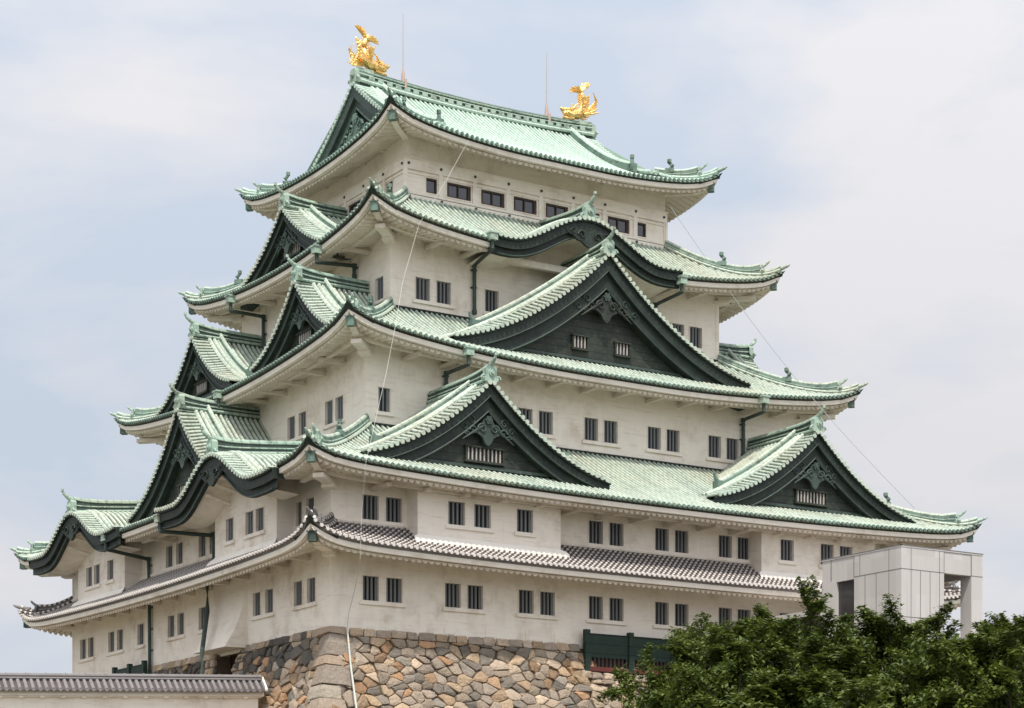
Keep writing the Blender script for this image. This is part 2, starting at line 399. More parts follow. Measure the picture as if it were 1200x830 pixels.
def eave_run(f, t, parent, wall_d, lo, hi):
    """white plastered eave: fascia band, scalloped rafters, soffit, bracket arms"""
    mb = MB().use('copper_dark' if t.n > 1 else 'tile_grey'); e = t.edge; s0, s1 = e, f.len-e; n = int((s1-s0)/.3); ss = [s0+(s1-s0)*i/n for i in range(n+1)]
    skip = lambda s: s < lo or s > hi
    if min(hi, s1)-max(lo, s0) < .8: return
    strip(mb, f, t, .0, -.08, .10, -.10, ss, skip)
    strip(mb, f, t, .10, -.10, .13, -.16, ss, skip)
    mb.use('plaster')
    strip(mb, f, t, .10, -.17, .16, -.17, ss, skip) if False else None
    strip(mb, f, t, .13, -.16, .15, -.38, ss, skip)
    strip(mb, f, t, .15, -.38, .38, -.38, ss, skip)
    # corrugated soffit
    mb.use('plaster_soffit_shaded')
    per = .335 if t.n != 5 else .36; q = 6; n = int((s1-s0)/per)*q; wd = wall_d-e; zs = t.sof-t.z0
    rows = []
    for i in range(n+1):
        s = s0+(s1-s0)*i/n; a = min(s-s0, s1-s)
        if skip(s): rows.append(None); continue
        w = abs(math.sin(math.pi*i/q))**.8; lf = t.lift(a)
        zz = -.40-.17*w
        row = [f.P(min(max(s, s0+.38), s1-.38), e+.38, t.z0-.40+lf)]
        for k in range(4):
            d = .38+(wd-.38)*k/3; qd = (d-.38)/(wd-.38)
            sc = min(max(s, s0+d), s1-d)
            row.append(f.P(sc, e+d, t.z0+lf*(1-.35*qd)+zz*(1-qd)+(zs-.15*w+.13)*qd))
        row.append(row[-1]+f.D*.3+V((0, 0, .1)))
        rows.append(row)
    run = []
    for r_ in rows+[None]:
        if r_ is None:
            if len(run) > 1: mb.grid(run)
            run = []
        else: run.append(r_)
    # bracket arms
    L = f.len-2*wall_d; m = max(2, round(L/(K))); 
    for i in range(m+1):
        s = wall_d+L*i/m
        if skip(s) or i in (0, m): continue
        a = min(s-s0, s1-s); lf = t.lift(a)
        if t.n == 5: 
            mb.box(f.P(s, wall_d-.16, t.sof-.02+lf*.6), (.22, .32, .16) if f.k in 'AD' else (.32, .22, .16)); continue
        x = wd*.62; zl = t.sof-.30+lf*.55
        mb.box(f.P(s, wall_d-x*.5+.02, zl+.02), (.26, x, .17) if f.k in 'AD' else (x, .26, .17))
    if t.n != 5:       # purlin carried by the arms
        dq = wd*.45; sa, sb_ = max(lo, wall_d-dq-.35), min(hi, f.len-wall_d+dq+.35); nn = 24
        rows = []
        for i in range(nn+1):
            s = sa+(sb_-sa)*i/nn; z = t.sof-.12+t.lift(min(s-s0, s1-s))*.62
            rows.append([f.P(s, wall_d-dq-.12, z+.1), f.P(s, wall_d-dq-.12, z-.14), f.P(s, wall_d-dq+.12, z-.14), f.P(s, wall_d-dq+.12, z+.1)])
        mb.grid(rows); mb.face(rows[0]); mb.face(rows[-1])
    return mb.build('eave_soffit', parent)
def hip(corner, t, parent, dend):
    """ridge running down a roof corner, with its end tiles, and the beam head below it"""
    sx = -1 if corner[0] == 0 else 1; sy = -1 if corner[1] == 0 else 1
    def P(d, z): 
        x = t.edge+d if sx < 0 else LX-t.edge-d; y = t.edge+d if sy < 0 else LY-t.edge-d
        return V((x, y, z))
    sd = V((-sy, sx, 0)).normalized(); out = V((sx, sy, 0)).normalized()
    mb = MB(); trim = t.mats[2]
    for (a, b, h, w) in ((.95, dend, .40 if t.n > 1 else .3, .34), (.15, .95, .18, .3)):
        n = 12; ds = [a+(b-a)*i/n for i in range(n+1)]
        rows = []; m1 = []; m2 = []; m3 = []; m4 = []
        for d in ds:
            z = t.z(d, d); ku = .28*math.exp(-(d-a)/.5)*(1 if a > .5 else .4)
            top = z+h+ku*.8
            rows.append([P(d, z-.1)-sd*w/2, P(d, top)-sd*w*.36, P(d, top)+sd*w*.36, P(d, z-.1)+sd*w/2])
            m1.append(P(d, top+.03)); m2.append(P(d, z+.07)-sd*(w/2+.04)); m3.append(P(d, z+.07)+sd*(w/2+.04)); m4.append(P(d, z+h*.6+ku*.5))
        mb.use('patina_trim' if t.n > 1 else 'tile_pan'); mb.grid(rows); mb.face(rows[0]); mb.face(rows[-1])
        mb.use(t.mats[0]); mb.tube(m1, .11, 8); mb.tube(m2, .085, 6); mb.tube(m3, .085, 6)
        if h > .25: mb.use(trim); mb.tube([p-sd*w*.42 for p in m4], .035, 5); mb.tube([p+sd*w*.42 for p in m4], .035, 5)
    o = mb.build('hip_ridge', parent)
    # end ornament: shield tile with a rising horn, and the outermost tip tile
    mb = MB(); mb.use(trim if t.n > 1 else 'tile_grey')
    z = t.z(.9, .9)
    mb.box(P(.86, z+.30), (.12, .42, .62), (out, sd, V((0, 0, 1))))
    mb.disc(P(.80, z+.32), out, .14, 10, .05)
    for s_ in (-1, 1): mb.tube([P(.86, z+.15)+sd*s_*.2, P(.84, z+.28)+sd*s_*.32, P(.84, z+.46)+sd*s_*.26], [.08, .07, .03], 6)
    mb.tube([P(.95, z+.5), P(.76, z+.62), P(.62, z+.78), P(.58, z+.86)], [.09, .08, .07, .04], 8)
    z = t.z(0, 0)
    mb.tube([P(.55, z-.02), P(.1, z+.08), P(-.14, z+.2), P(-.22, z+.27)], [.12, .11, .07, .03], 8)
    mb.build('ridge_end_tile', parent, smooth=False)
    if t.n in (3, 4, 5, 2):
        mb = MB(); mb.use('patina_trim'); d = dend*.52 if t.n < 5 else 2.05
        z = t.z(d, d)+.45
        mb.box(P(d, z), (.5, .34, .24), (out, sd, V((0, 0, 1)))); mb.tube([P(d, z), P(d-.1, z+.3), P(d+.05, z+.5)], [.16, .12, .08], 8)
        mb.disc(P(d+.02, z+.56), V((0, 0, 1)), .12, 8, .09)
        mb.build('ridge_figure', parent)
    # corner beam and its copper cap
    mb = MB().use('plaster'); z = t.z0+t.lift(.4)-.55
    zw = t.sof+t.lift(1.5)*.5-.05; wd = (I[t.n]-t.edge)
    pts = [P(.55, z), P(wd*.5, (z+zw)/2-.08), P(wd+.1, zw)]
    rows = [[p-sd*.15+V((0, 0, .12)), p-sd*.15-V((0, 0, .2)), p+sd*.15-V((0, 0, .2)), p+sd*.15+V((0, 0, .12))] for p in pts]; mb.grid(rows, closed=True)
    if t.n < 5:
        q = P(wd*.72, zw-.28); mb.box(q, (wd*.8, .5, .2), (out, sd, V((0, 0, 1)))); mb.box(P(wd-.1, zw-.45), (.9, .6, .18), (out, sd, V((0, 0, 1))))
    mb.use('patina_trim' if t.n > 1 else 'copper_mid'); mb.box(P(.42, z-.03), (.34, .38, .42), (out, sd, V((0, 0, 1)))); mb.box(P(.42, z+.2), (.42, .48, .06), (out, sd, V((0, 0, 1))))
    # dark lining under the tip
    mb.use('copper_dark'); q0 = t.edge
    zt = t.z(0, 0)
    for (fx, fy) in ((1, 0), (0, 1)):
        A_ = P(-.05, zt+.02); B_ = P(0, t.z(1.5, 0)-.06); 
        off = V((1.5*(-sx), 0, 0)) if fx else V((0, 1.5*(-sy), 0))
        inn = V((0, -sy*.12, 0)) if fx else V((-sx*.12, 0, 0))
        B2 = V((B_.x, B_.y, t.z0+t.lift(1.5)-.08))+off; B3 = V((B_.x, B_.y, t.z0+t.lift(1.5)-.2))+off+inn
        mb.face([A_+V((0, 0, -.06)), B2, B3, P(.12, t.z0+t.lift(.1)-.28)])
    mb.build('corner_beam', parent)

roofs = {}
for n in (1, 2, 3, 4, 5):
    t = T[n]; r_ = empty('roof', (0, 0, 0), keep); roofs[n] = r_
    if n == 1: r_['label'] = 'lowest roof of grey tiles with white plaster joints'
    for k in 'ABCD':
        skirt(FR[k], t, r_); eaves(FR[k], t, r_, I[n])
    for c in ((0, 0), (1, 0), (0, 1), (1, 1)):
        hip(c, t, r_, t.D if n < 5 else XG-t.edge)

# ------------------------------------------------------------------ gables
def shape(mb, pts2, f, s0, z0, d, th, sc=1.):
    """extruded outline in the plane of a side"""
    a = [f.P(s0+x*sc, d, z0+z*sc) for x, z in pts2]; b = [p+f.D*th for p in a]
    mb.face(a); mb.grid([a+[a[0]], b+[b[0]]])
def rosette(mb, f, s0, d, z0, r, m='patina_trim'):
    mb.use(m); mb.disc(f.P(s0, d, z0), -f.D, r*.45, 10, .06)
    for k in range(6):
        a = k*math.pi/3; mb.disc(f.P(s0+r*.62*math.cos(a), d, z0+r*.62*math.sin(a)), -f.D, r*.34, 8, .035)
LEAF = [(0, -1.05), (-.18, -.92), (-.34, -.62), (-.52, -.5), (-.72, -.42), (-.78, -.2), (-.62, -.02), (-.42, .02), (-.36, .2), (-.2, .42), (0, .5),
        (.2, .42), (.36, .2), (.42, .02), (.62, -.02), (.78, -.2), (.72, -.42), (.52, -.5), (.34, -.62), (.18, -.92)]
def spiral(mb, f, s0, d, z0, r, sg, turns=1.4, th=.05):
    pts = []
    for i in range(14):
        a = i/13*turns*2*math.pi; q = r*(1-i/15); pts.append(f.P(s0+sg*q*math.cos(a), d, z0+q*math.sin(a)))
    mb.tube(pts, [th*(1-.5*i/13) for i in range(14)], 5)
def ridge(mb, f, c, da, db, zf, h, w, mats, kick=.35):
    """stacked ridge running inwards from the front"""
    n = 14; rows = []; tp = []; l1 = []; r1 = []; l2 = []; r2 = []; lb = []; rb = []
    for i in range(n+1):
        d = da+(db-da)*i/n; z = zf(d); kk = kick*math.exp(-(d-da)/.9); hh = h+kk
        rows.append([f.P(c-w*.5, d, z-.25), f.P(c-w*.36, d, z+hh), f.P(c+w*.36, d, z+hh), f.P(c+w*.5, d, z-.25)])
        tp.append(f.P(c, d, z+hh+.05)); l1.append(f.P(c-w*.5, d, z+.08)); r1.append(f.P(c+w*.5, d, z+.08))
        l2.append(f.P(c-w*.45, d, z+hh*.55)); r2.append(f.P(c+w*.45, d, z+hh*.55)); lb.append(f.P(c-w*.42, d, z+hh-.02)); rb.append(f.P(c+w*.42, d, z+hh-.02))
    mb.use(mats[0]); mb.grid(rows); mb.face(rows[0]); mb.face(rows[-1])
    mb.use(mats[1]); mb.tube(tp, w*.3, 8); mb.tube(lb, .04, 5); mb.tube(rb, .04, 5)
    mb.tube(l2, .04, 5); mb.tube(r2, .04, 5); mb.tube(l1, .08, 6); mb.tube(r1, .08, 6)
def oni(parent, f, c, d, z, sc=1., m='patina_old', name='ridge_finial', horn=True):
    mb = MB().use(m)
    out = [(-.42, -.42), (-.5, -.2), (-.36, -.1), (-.36, .35), (-.2, .5), (.2, .5), (.36, .35), (.36, -.1), (.5, -.2), (.42, -.42)]
    shape(mb, out, f, c, z, d-.1, .3, sc); mb.disc(f.P(c, d-.12, z+.08*sc), -f.D, .2*sc, 12, .05); mb.disc(f.P(c, d-.2, z+.08*sc), -f.D, .1*sc, 8, .05)
    for s_ in (-1, 1): spiral(mb, f, c+s_*.46*sc, d-.05, z-.25*sc, .2*sc, s_, 1.2, .07*sc)
    if not horn: return mb.build(name, parent)
    mb.tube([f.P(c, d+.2, z+.5*sc), f.P(c, d-.15, z+.62*sc), f.P(c, d-.42, z+.86*sc), f.P(c, d-.5, z+1.05*sc)], [.13*sc, .13*sc, .1*sc, .05*sc], 8)
    mb.disc(f.P(c, d-.5, z+1.05*sc), V((0, 0, 1)), .1*sc, 8, .07)
    return mb.build(name, parent)
def gable(G):
    side, c, w, df, zb, za, tn, kind = G; f = FR[side]; t = T[tn]; g = empty('gable' if kind == 'tri' else 'curved_gable', (0, 0, 0), keep)
    zc = lambda s: gz(G, s)
    dback = t.edge+t.D-.02 if not (tn == 4 and kind == 'kar') else I[5]
    NS = 26; mats = t.mats
    tri = kind == 'tri'
    # --- slope surface with ribs running down from the ridge
    mb = MB(); verge = .95
    rise = (lambda d: 0.) if tri else (lambda d: .10*(d-df))
    def bl(x, d):      # the slope swells up behind the verge
        if not tri: return 0.
        q = min(1, max(0, x/w)); return .055*w*4*q*(1-q)*math.sin(math.pi/2*min(1, max(0, (d-df)/1.7)))
    for sg in (-1, 1):
        prev = None; k = 0; d = df+.15; rows = []
        nd = int((dback-d)/.3)+1
        for k in range(nd+1):
            dd = d+(dback-d)*k/nd; pts = []; 
            for j in range(NS+1):
                x = w*j/NS; s = c+sg*x; z = zc(s)+rise(dd)*(1-x/w)+bl(x, dd)
                if dd > t.edge+.3 and j > 0 and z < t.zp(f, s, dd)-.25: 
                    z = t.zp(f, s, dd)-.25
                pts.append(f.P(s, dd, z))
            rows.append(pts)
            if dd > df+verge+.35:
                vis = [pts[0]]
                for j in range(1, NS+1):
                    s = c+sg*w*j/NS
                    if pts[j].z < t.zp(f, s, dd)-.15: break
                    vis.append(pts[j])
                if len(vis) > 2: rib(mb, [p+V((0, 0, .05)) for p in vis], f.D, .095, mats, k+100*(sg+1))
        mb.use(mats[1]); mb.grid(rows, uv=[[(i, j*.4) for j in range(NS+1)] for i in range(len(rows))])
    mb.build('gable_slope', g)
    # --- verge: short crosswise tiles, their discs, then rolls running down the edge
    mb = MB()
    for sg in (-1, 1):
        x = .12; i = 0
        while x < w:
            s = c+sg*x; dz = (zc(s+.02)-zc(s-.02))/.04; st = .31/math.sqrt(1+dz*dz)
            tx = V(f.S)+V((0, 0, dz)); tx.normalize(); p = V((0, 0, 1))*.06
            q0 = f.P(s, df-.04, zc(s))+p; q1 = f.P(s, df+verge, zc(s)+rise(df+verge)*(1-x/w)+bl(x, df+verge))+p
            if i % 2 == 0 or True:
                mb.use(mats[0]); mb.tube([q0, q1], .088, 4, caps=False, side=tx, arc=(-.2, math.pi+.2), uvx=i)
                mb.disc(q0, -f.D, .115, 8, .03)
            x += st; i += 1
        xs = [w*j/NS for j in range(NS+1)]
        for dv, rr, hh, x1 in ((verge+.06, .12, .14, 1.), (verge+.36, .12, .14, 1.)):
            pl = [f.P(c+sg*x, df+dv, zc(c+sg*x)+hh+rise(df+dv)*(1-x/w)+bl(x, df+dv)) for x in xs if x <= w*x1]
            mb.use(mats[0]); mb.tube(pl, rr, 7, uvx=7)
        if tri:
            dv = verge+.78; pl = [(x, f.P(c+sg*x, df+dv, zc(c+sg*x)+bl(x, df+dv))) for x in xs if x <= w*.80]
            rows = [[p-f.D*.16, p-f.D*.13+V((0, 0, .38)), p+f.D*.13+V((0, 0, .38)), p+f.D*.16] for x, p in pl]
            mb.use('patina_trim' if tn > 1 else mats[2]); mb.grid(rows); mb.face(rows[-1])
            mb.use(mats[0]); mb.tube([p+V((0, 0, .42)) for x, p in pl], .11, 7); mb.tube([p-f.D*.2+V((0, 0, .16)) for x, p in pl], .07, 5); mb.tube([p+f.D*.2+V((0, 0, .16)) for x, p in pl], .07, 5)
            e_ = pl[-1][1]; mb.use('patina_trim'); mb.box(e_+V((0, 0, .25)), (.36, .42, .5)); mb.tube([e_+V((0, 0, .45)), e_+f.S*sg*.15+V((0, 0, .65)), e_+f.S*sg*.25+V((0, 0, .9))], [.13, .1, .06], 7)
    mb.build('verge_tiles', g)
    # --- boards
    def slope(s): return math.sqrt(1+((zc(s+.03)-zc(s-.03))/.06)**2)
    h1, h2 = (.50, 1.0) if tri else (.50, .86)
    if tri and w < 5.8: h1, h2 = .42, .80
    if tri and w > 9: h1, h2 = .62, 1.25
    def low(s, h):
        x = s-c; e_ = .12 if abs(x) < .12 else abs(x); s_ = c+math.copysign(e_, x if x else 1)
        return zc(s)-h*min(slope(s_), 1.9)
    SS = [c+w*(-1+2*j/60) for j in range(61)]
    mb = MB().use('copper_dark')
    a = [f.P(s, df+.03, zc(s)-.02) for s in SS]; b = [f.P(s, df+.03, zc(s)-.10) for s in SS]; mb.grid([a, b])
    a2 = [f.P(s, df+.14, zc(s)-.10) for s in SS]; mb.grid([b, a2])
    a3 = [f.P(s, df+.14, low(s, h1)) for s in SS]; mb.grid([a2, a3]); a4 = [f.P(s, df+.34, low(s, h1)) for s in SS]; mb.grid([a3, a4])
    a5 = [f.P(s, df+.34, low(s, h2)) for s in SS]; mb.grid([a4, a5]); a6 = [f.P(s, df+1.1 if tri else df+.5, low(s, h2)) for s in SS]; mb.grid([a5, a6])
    if not tri:   # closed ends of the thick arched board
        for k in (0, -1): mb.face([a[k], a3[k], a4[k], a4[k]+f.D*.4, a[k]+f.D*.4])
    mb.build('bargeboard', g)
    mb = MB().use('copper_mid'); mb.tube([f.P(s, df+.30, low(s, h2)+.05) for s in SS[(4 if tri else 2):(-4 if tri else -2)]], .045, 5)
    mb.tube([f.P(s, df+.12, low(s, h1)+.04) for s in SS[3:-3]], .03, 5) if tri else None
    if tri:
        for sg in (-1, 1):      # carved cloud scrolls on the boards near the apex
            for q, rr in ((.13, .24), (.19, .18)):
                s_ = c+sg*w*q; spiral(mb, f, s_, df+.30, (low(s_, h1)+low(s_, h2))/2, rr, sg, 1.3, .04)
        z_ = (low(c, h1)+za)/2-.05; 
    mb.build('board_moulding', g)
    if tri:
        dp = df+.72 if w < 9 else df+.85
        mb = MB().use('copper_face'); bot = [f.P(s, dp, min(t.zp(f, s, dp)-.1, low(s, h2))) for s in SS]; top = [f.P(s, dp, low(s, h2)+.1) for s in SS]; mb.grid([top, bot])
        zb2 = t.zp(f, c, dp)
        mb.use('copper_mid'); x0 = w*.62; mb.box(f.P(c, dp-.06, zb2+.16), (2*x0, .12, .14) if side in 'AD' else (.12, 2*x0, .14))
        mb.build('gable_panel', g)
        # pendant
        mb = MB().use('copper_face' if side == 'A' and tn == 3 else 'copper_mid'); sc = .75*min(1.25, w/6.9+.12); zt = low(c, h2)-.15*sc
        shape(mb, LEAF, f, c, zt-.62*sc, df+.30, .14, sc*1.05)
        for sg in (-1, 1):
            spiral(mb, f, c+sg*.42*sc, df+.26, zt-.8*sc, .3*sc, sg, 1.3, .07*sc); spiral(mb, f, c+sg*.98*sc, df+.28, zt-.95*sc, .26*sc, sg, 1.2, .065*sc)
            spiral(mb, f, c+sg*1.35*sc, df+.3, zt-1.2*sc, .18*sc, sg, 1.2, .055*sc)
            mb.tube([f.P(c+sg*.3*sc, df+.3, zt-.6*sc), f.P(c+sg*1.0*sc, df+.3, zt-1.05*sc), f.P(c+sg*1.7*sc, df+.3, zt-1.5*sc)], [.1*sc, .08*sc, .03*sc], 6)
        rosette(mb, f, c, df+.24, zt-.28*sc, .26*sc, 'copper_mid')
        mb.build('gable_pendant', g)
        # barred windows
        zw = zb2+(.75 if w < 9 else 1.0); wins = [(0, 1.0 if w > 5 else .7)] if w < 9 else [(-1.35, .42), (1.35, .42)]
        hw = .30 if w > 5 else .26
        for cx, half in wins:
            mb = MB().use('void'); mb.face([f.P(c+cx-half, dp-.03, zw-hw), f.P(c+cx+half, dp-.03, zw-hw), f.P(c+cx+half, dp-.03, zw+hw), f.P(c+cx-half, dp-.03, zw+hw)])
            mb.use('bars_white'); nb = max(4, int(2*half/.22))
            for i in range(nb): 
                x = c+cx-half+(i+.5)*2*half/nb; mb.tube([f.P(x, dp-.07, zw-hw), f.P(x, dp-.07, zw+hw)], .05, 5, side=f.S)
            mb.use('copper_face')
            for z_, e_ in ((zw-hw-.05, .1), (zw+hw+.04, .07)): mb.box(f.P(c+cx, dp-.1, z_), (2*half+.25, .2, e_) if side in 'AD' else (.2, 2*half+.25, e_))
            for x_ in (-half-.04, half+.04): mb.box(f.P(c+cx+x_, dp-.08, zw), (.07, .14, 2*hw) if side in 'AD' else (.14, .07, 2*hw))
            mb.build('gable_window', g)
    else:
        # white vault behind the arched board down to the wall it springs from
        dw = I[tn] if tn == 4 else (-1.0); mb = MB().use('plaster')
        S2 = [c+(w-(1.0 if side == 'B' else .2))*(-1+2*j/60) for j in range(61)]
        rows = [[f.P(s, d_, low(s, h2*.8)+.05-.1*(d_-df-.4)) for s in S2] for d_ in (df+.45, dw+.05)]
        mb.grid(rows)
        za_ = [f.P(s, dw-.01, low(s, h2*.8)+.05) for s in S2]; zb_ = [f.P(s, dw-.01, t.sof-.4) for s in S2]
        if tn == 4: mb.grid([za_, zb_]); mb.box(f.P(c, dw-.9, t.sof-.25), (8.6, .3, .28)); mb.box(f.P(c, dw-.45, t.sof-.05), (9.5, .9, .12))
        else:
            # ribs of the vault, seen as folds
            for q in range(5):
                x_ = c-1.6+q*.8; mb.tube([f.P(x_, df+.6, low(x_, h2)-.02), f.P(x_, dw, low(x_, h2)-.35)], .09, 6)
            bw = 3.42
            a_ = [f.P(c+bw*(-1+j/10), dw, max(7.3, low(c+bw*(-1+j/10), h2*.8)+.1)) for j in range(21)]; b_ = [f.P(c+bw*(-1+j/10), dw, 7.3) for j in range(21)]; mb.grid([a_, b_])
        mb.build('arch_vault', g)
        mb = MB().use('copper_dark'); zt = low(c, h2)+.1
        cl = [(-1.5, .2), (-1.15, -.05), (-.9, -.12), (-.62, -.3), (-.4, -.34), (-.2, -.5), (0, -.58), (.2, -.5), (.4, -.34), (.62, -.3), (.9, -.12), (1.15, -.05), (1.5, .2)]
        shape(mb, cl, f, c, zt, df+.12, .14, 1.15)
        for sg in (-1, 1): spiral(mb, f, c+sg*.5, df+.08, zt-.08, .25, sg, 1.2, .06); spiral(mb, f, c+sg*1.05, df+.1, zt+.05, .18, sg, 1.2, .05)
        mb.build('gable_pendant', g)
    # --- ridge and its finial
    mb = MB(); zr = (lambda d: za) if tri else (lambda d: za+rise(d)+.05)
    rb = dback if tri else (dback if tn == 4 else 4.2)
    ridge(mb, f, c, df+.25, rb, zr, .5 if tri else .55, .42, ('copper_mid', 'patina_old'), kick=.22)
    mb.build('ridge', g)
    oni(g, f, c, df+.12, za+.35, .82 if tri else .9)
for G in GB: gable(G)

# ------------------------------------------------------------------ top gables, main ridge, golden fish
def top_gable(side):
    f = FR[side]; t = T[5]; c = LY/2; w = c-t.edge-1.2; df = XG; g = empty('gable', (0, 0, 0), keep); za = t.z0+t.rise
    def zc(s):
        d = t.edge; x = abs(s-c); return t.z(20, c-x-t.edge)+.42*max(0, x/w-.35)**2*2.2
    mb = MB(); NS = 24; xs = [w*j/NS for j in range(NS+1)]
    for sg in (-1, 1):
        rows = [[f.P(c+sg*x, d_, zc(c+sg*x)-(.02 if d_ < df+.8 else .12)) for x in xs] for d_ in (df+.02, df+.95, df+1.5)]
        mb.use('patina_top_pan'); mb.grid(rows)
        x = .12; i = 0
        while x < w:
            s = c+sg*x; dz = (zc(s+.02)-zc(s-.02))/.04; st = .33/math.sqrt(1+dz*dz); tx = (V(f.S)+V((0, 0, dz))).normalized()
            q0 = f.P(s, df-.04, zc(s)+.06); q1 = f.P(s, df+.9, zc(s)+.06); mb.use('patina_top'); mb.tube([q0, q1], .11, 4, caps=False, side=tx, arc=(-.2, math.pi+.2), uvx=i)
            mb.disc(q0, -f.D, .12, 8, .03); x += st; i += 1
        for dv in (1.0, 1.32): mb.tube([f.P(c+sg*x, df+dv, zc(c+sg*x)+.14) for x in xs], .13, 7)
        pl = [f.P(c+sg*x, df+1.75, zc(c+sg*x)) for x in xs[:21]]
        mb.use('patina_trim'); rows = [[p-f.D*.16, p-f.D*.13+V((0, 0, .4)), p+f.D*.13+V((0, 0, .4)), p+f.D*.16] for p in pl]; mb.grid(rows); mb.face(rows[-1])
        mb.use('patina_top'); mb.tube([p+V((0, 0, .45)) for p in pl], .12, 7); mb.tube([p-f.D*.2+V((0, 0, .15)) for p in pl], .07, 5)
        mb.use('patina_trim'); e_ = pl[-1]; mb.box(e_+V((0, 0, .2)), (.4, .4, .5)); mb.tube([e_+V((0, 0, .4)), e_+V((0, 0, .75))], [.15, .09], 7); mb.disc(e_+V((0, 0, .85)), V((0, 0, 1)), .12, 8, .1)
    mb.build('verge_tiles', g)
    SS = [c+w*(-1+2*j/50) for j in range(51)]
    def low(s, h):
        e_ = max(abs(s-c), .15); q = math.sqrt(1+((zc(c+e_+.03)-zc(c+e_-.03))/.06)**2); return max(zc(s)-h*q, min(27.75, zc(s)-.05))
    mb = MB().use('copper_mid')
    L0 = [f.P(s, df+.05, zc(s)-.02) for s in SS]; L1 = [f.P(s, df+.08, low(s, .55)) for s in SS]; L2 = [f.P(s, df+.28, low(s, .55)) for s in SS]; L3 = [f.P(s, df+.28, low(s, 1.0)) for s in SS]; L4 = [f.P(s, df+.9, low(s, 1.0)) for s in SS]
    mb.grid([L0, L1]); mb.grid([L1, L2]); mb.grid([L2, L3]); mb.grid([L3, L4])
    mb.use('patina_trim'); mb.tube([f.P(s, df+.26, low(s, 1.0)+.05) for s in SS[4:-4]], .06, 6); mb.build('bargeboard', g)
    mb = MB().use('copper_mid'); mb.grid([[f.P(s, df+.75, low(s, 1.0)+.1) for s in SS], [f.P(s, df+.75, min(low(s, 1.), T[5].z(20, 2.0))-.1) for s in SS]]); mb.build('gable_panel', g)
    mb = MB().use('patina_trim'); zt = low(c, 1.0)-.2; shape(mb, LEAF, f, c, zt-.8, df+.2, .16, 1.15)
    for sg in (-1, 1):
        spiral(mb, f, c+sg*.5, df+.16, zt-.9, .36, sg, 1.3, .08); spiral(mb, f, c+sg*1.15, df+.2, zt-1.25, .32, sg, 1.3, .08); spiral(mb, f, c+sg*1.75, df+.22, zt-1.75, .26, sg, 1.2, .07)
    rosette(mb, f, c, df+.14, zt-.35, .32); mb.build('gable_pendant', g)
top_gable('B'); top_gable('C')
mb = MB(); zf = lambda x: T[5].z0+T[5].rise-.12+.32*((x-LX/2)/8.1)**2
fA = FR['A']; rows = []; n = 30; xs = [XG+.25+(LX-2*XG-.5)*i/n for i in range(n+1)]; yc = LY/2
mb.use('copper_mid'); mb.grid([[V((x, yc-.34, zf(x)-.25)), V((x, yc-.26, zf(x)+.62)), V((x, yc+.26, zf(x)+.62)), V((x, yc+.34, zf(x)-.25))] for x in xs])
for z_, o_, r_, m_ in ((.66, 0, .13, 'patina_trim'), (.52, .3, .05, 'patina_old'), (.36, .32, .035, 'patina_top'), (.1, .35, .05, 'patina_old'), (-.04, .4, .1, 'patina_top')):
    mb.use(m_)
    for sg in ((-1, 1) if o_ else (0,)): mb.tube([V((x, yc+sg*o_, zf(x)+z_)) for x in xs], r_, 7)
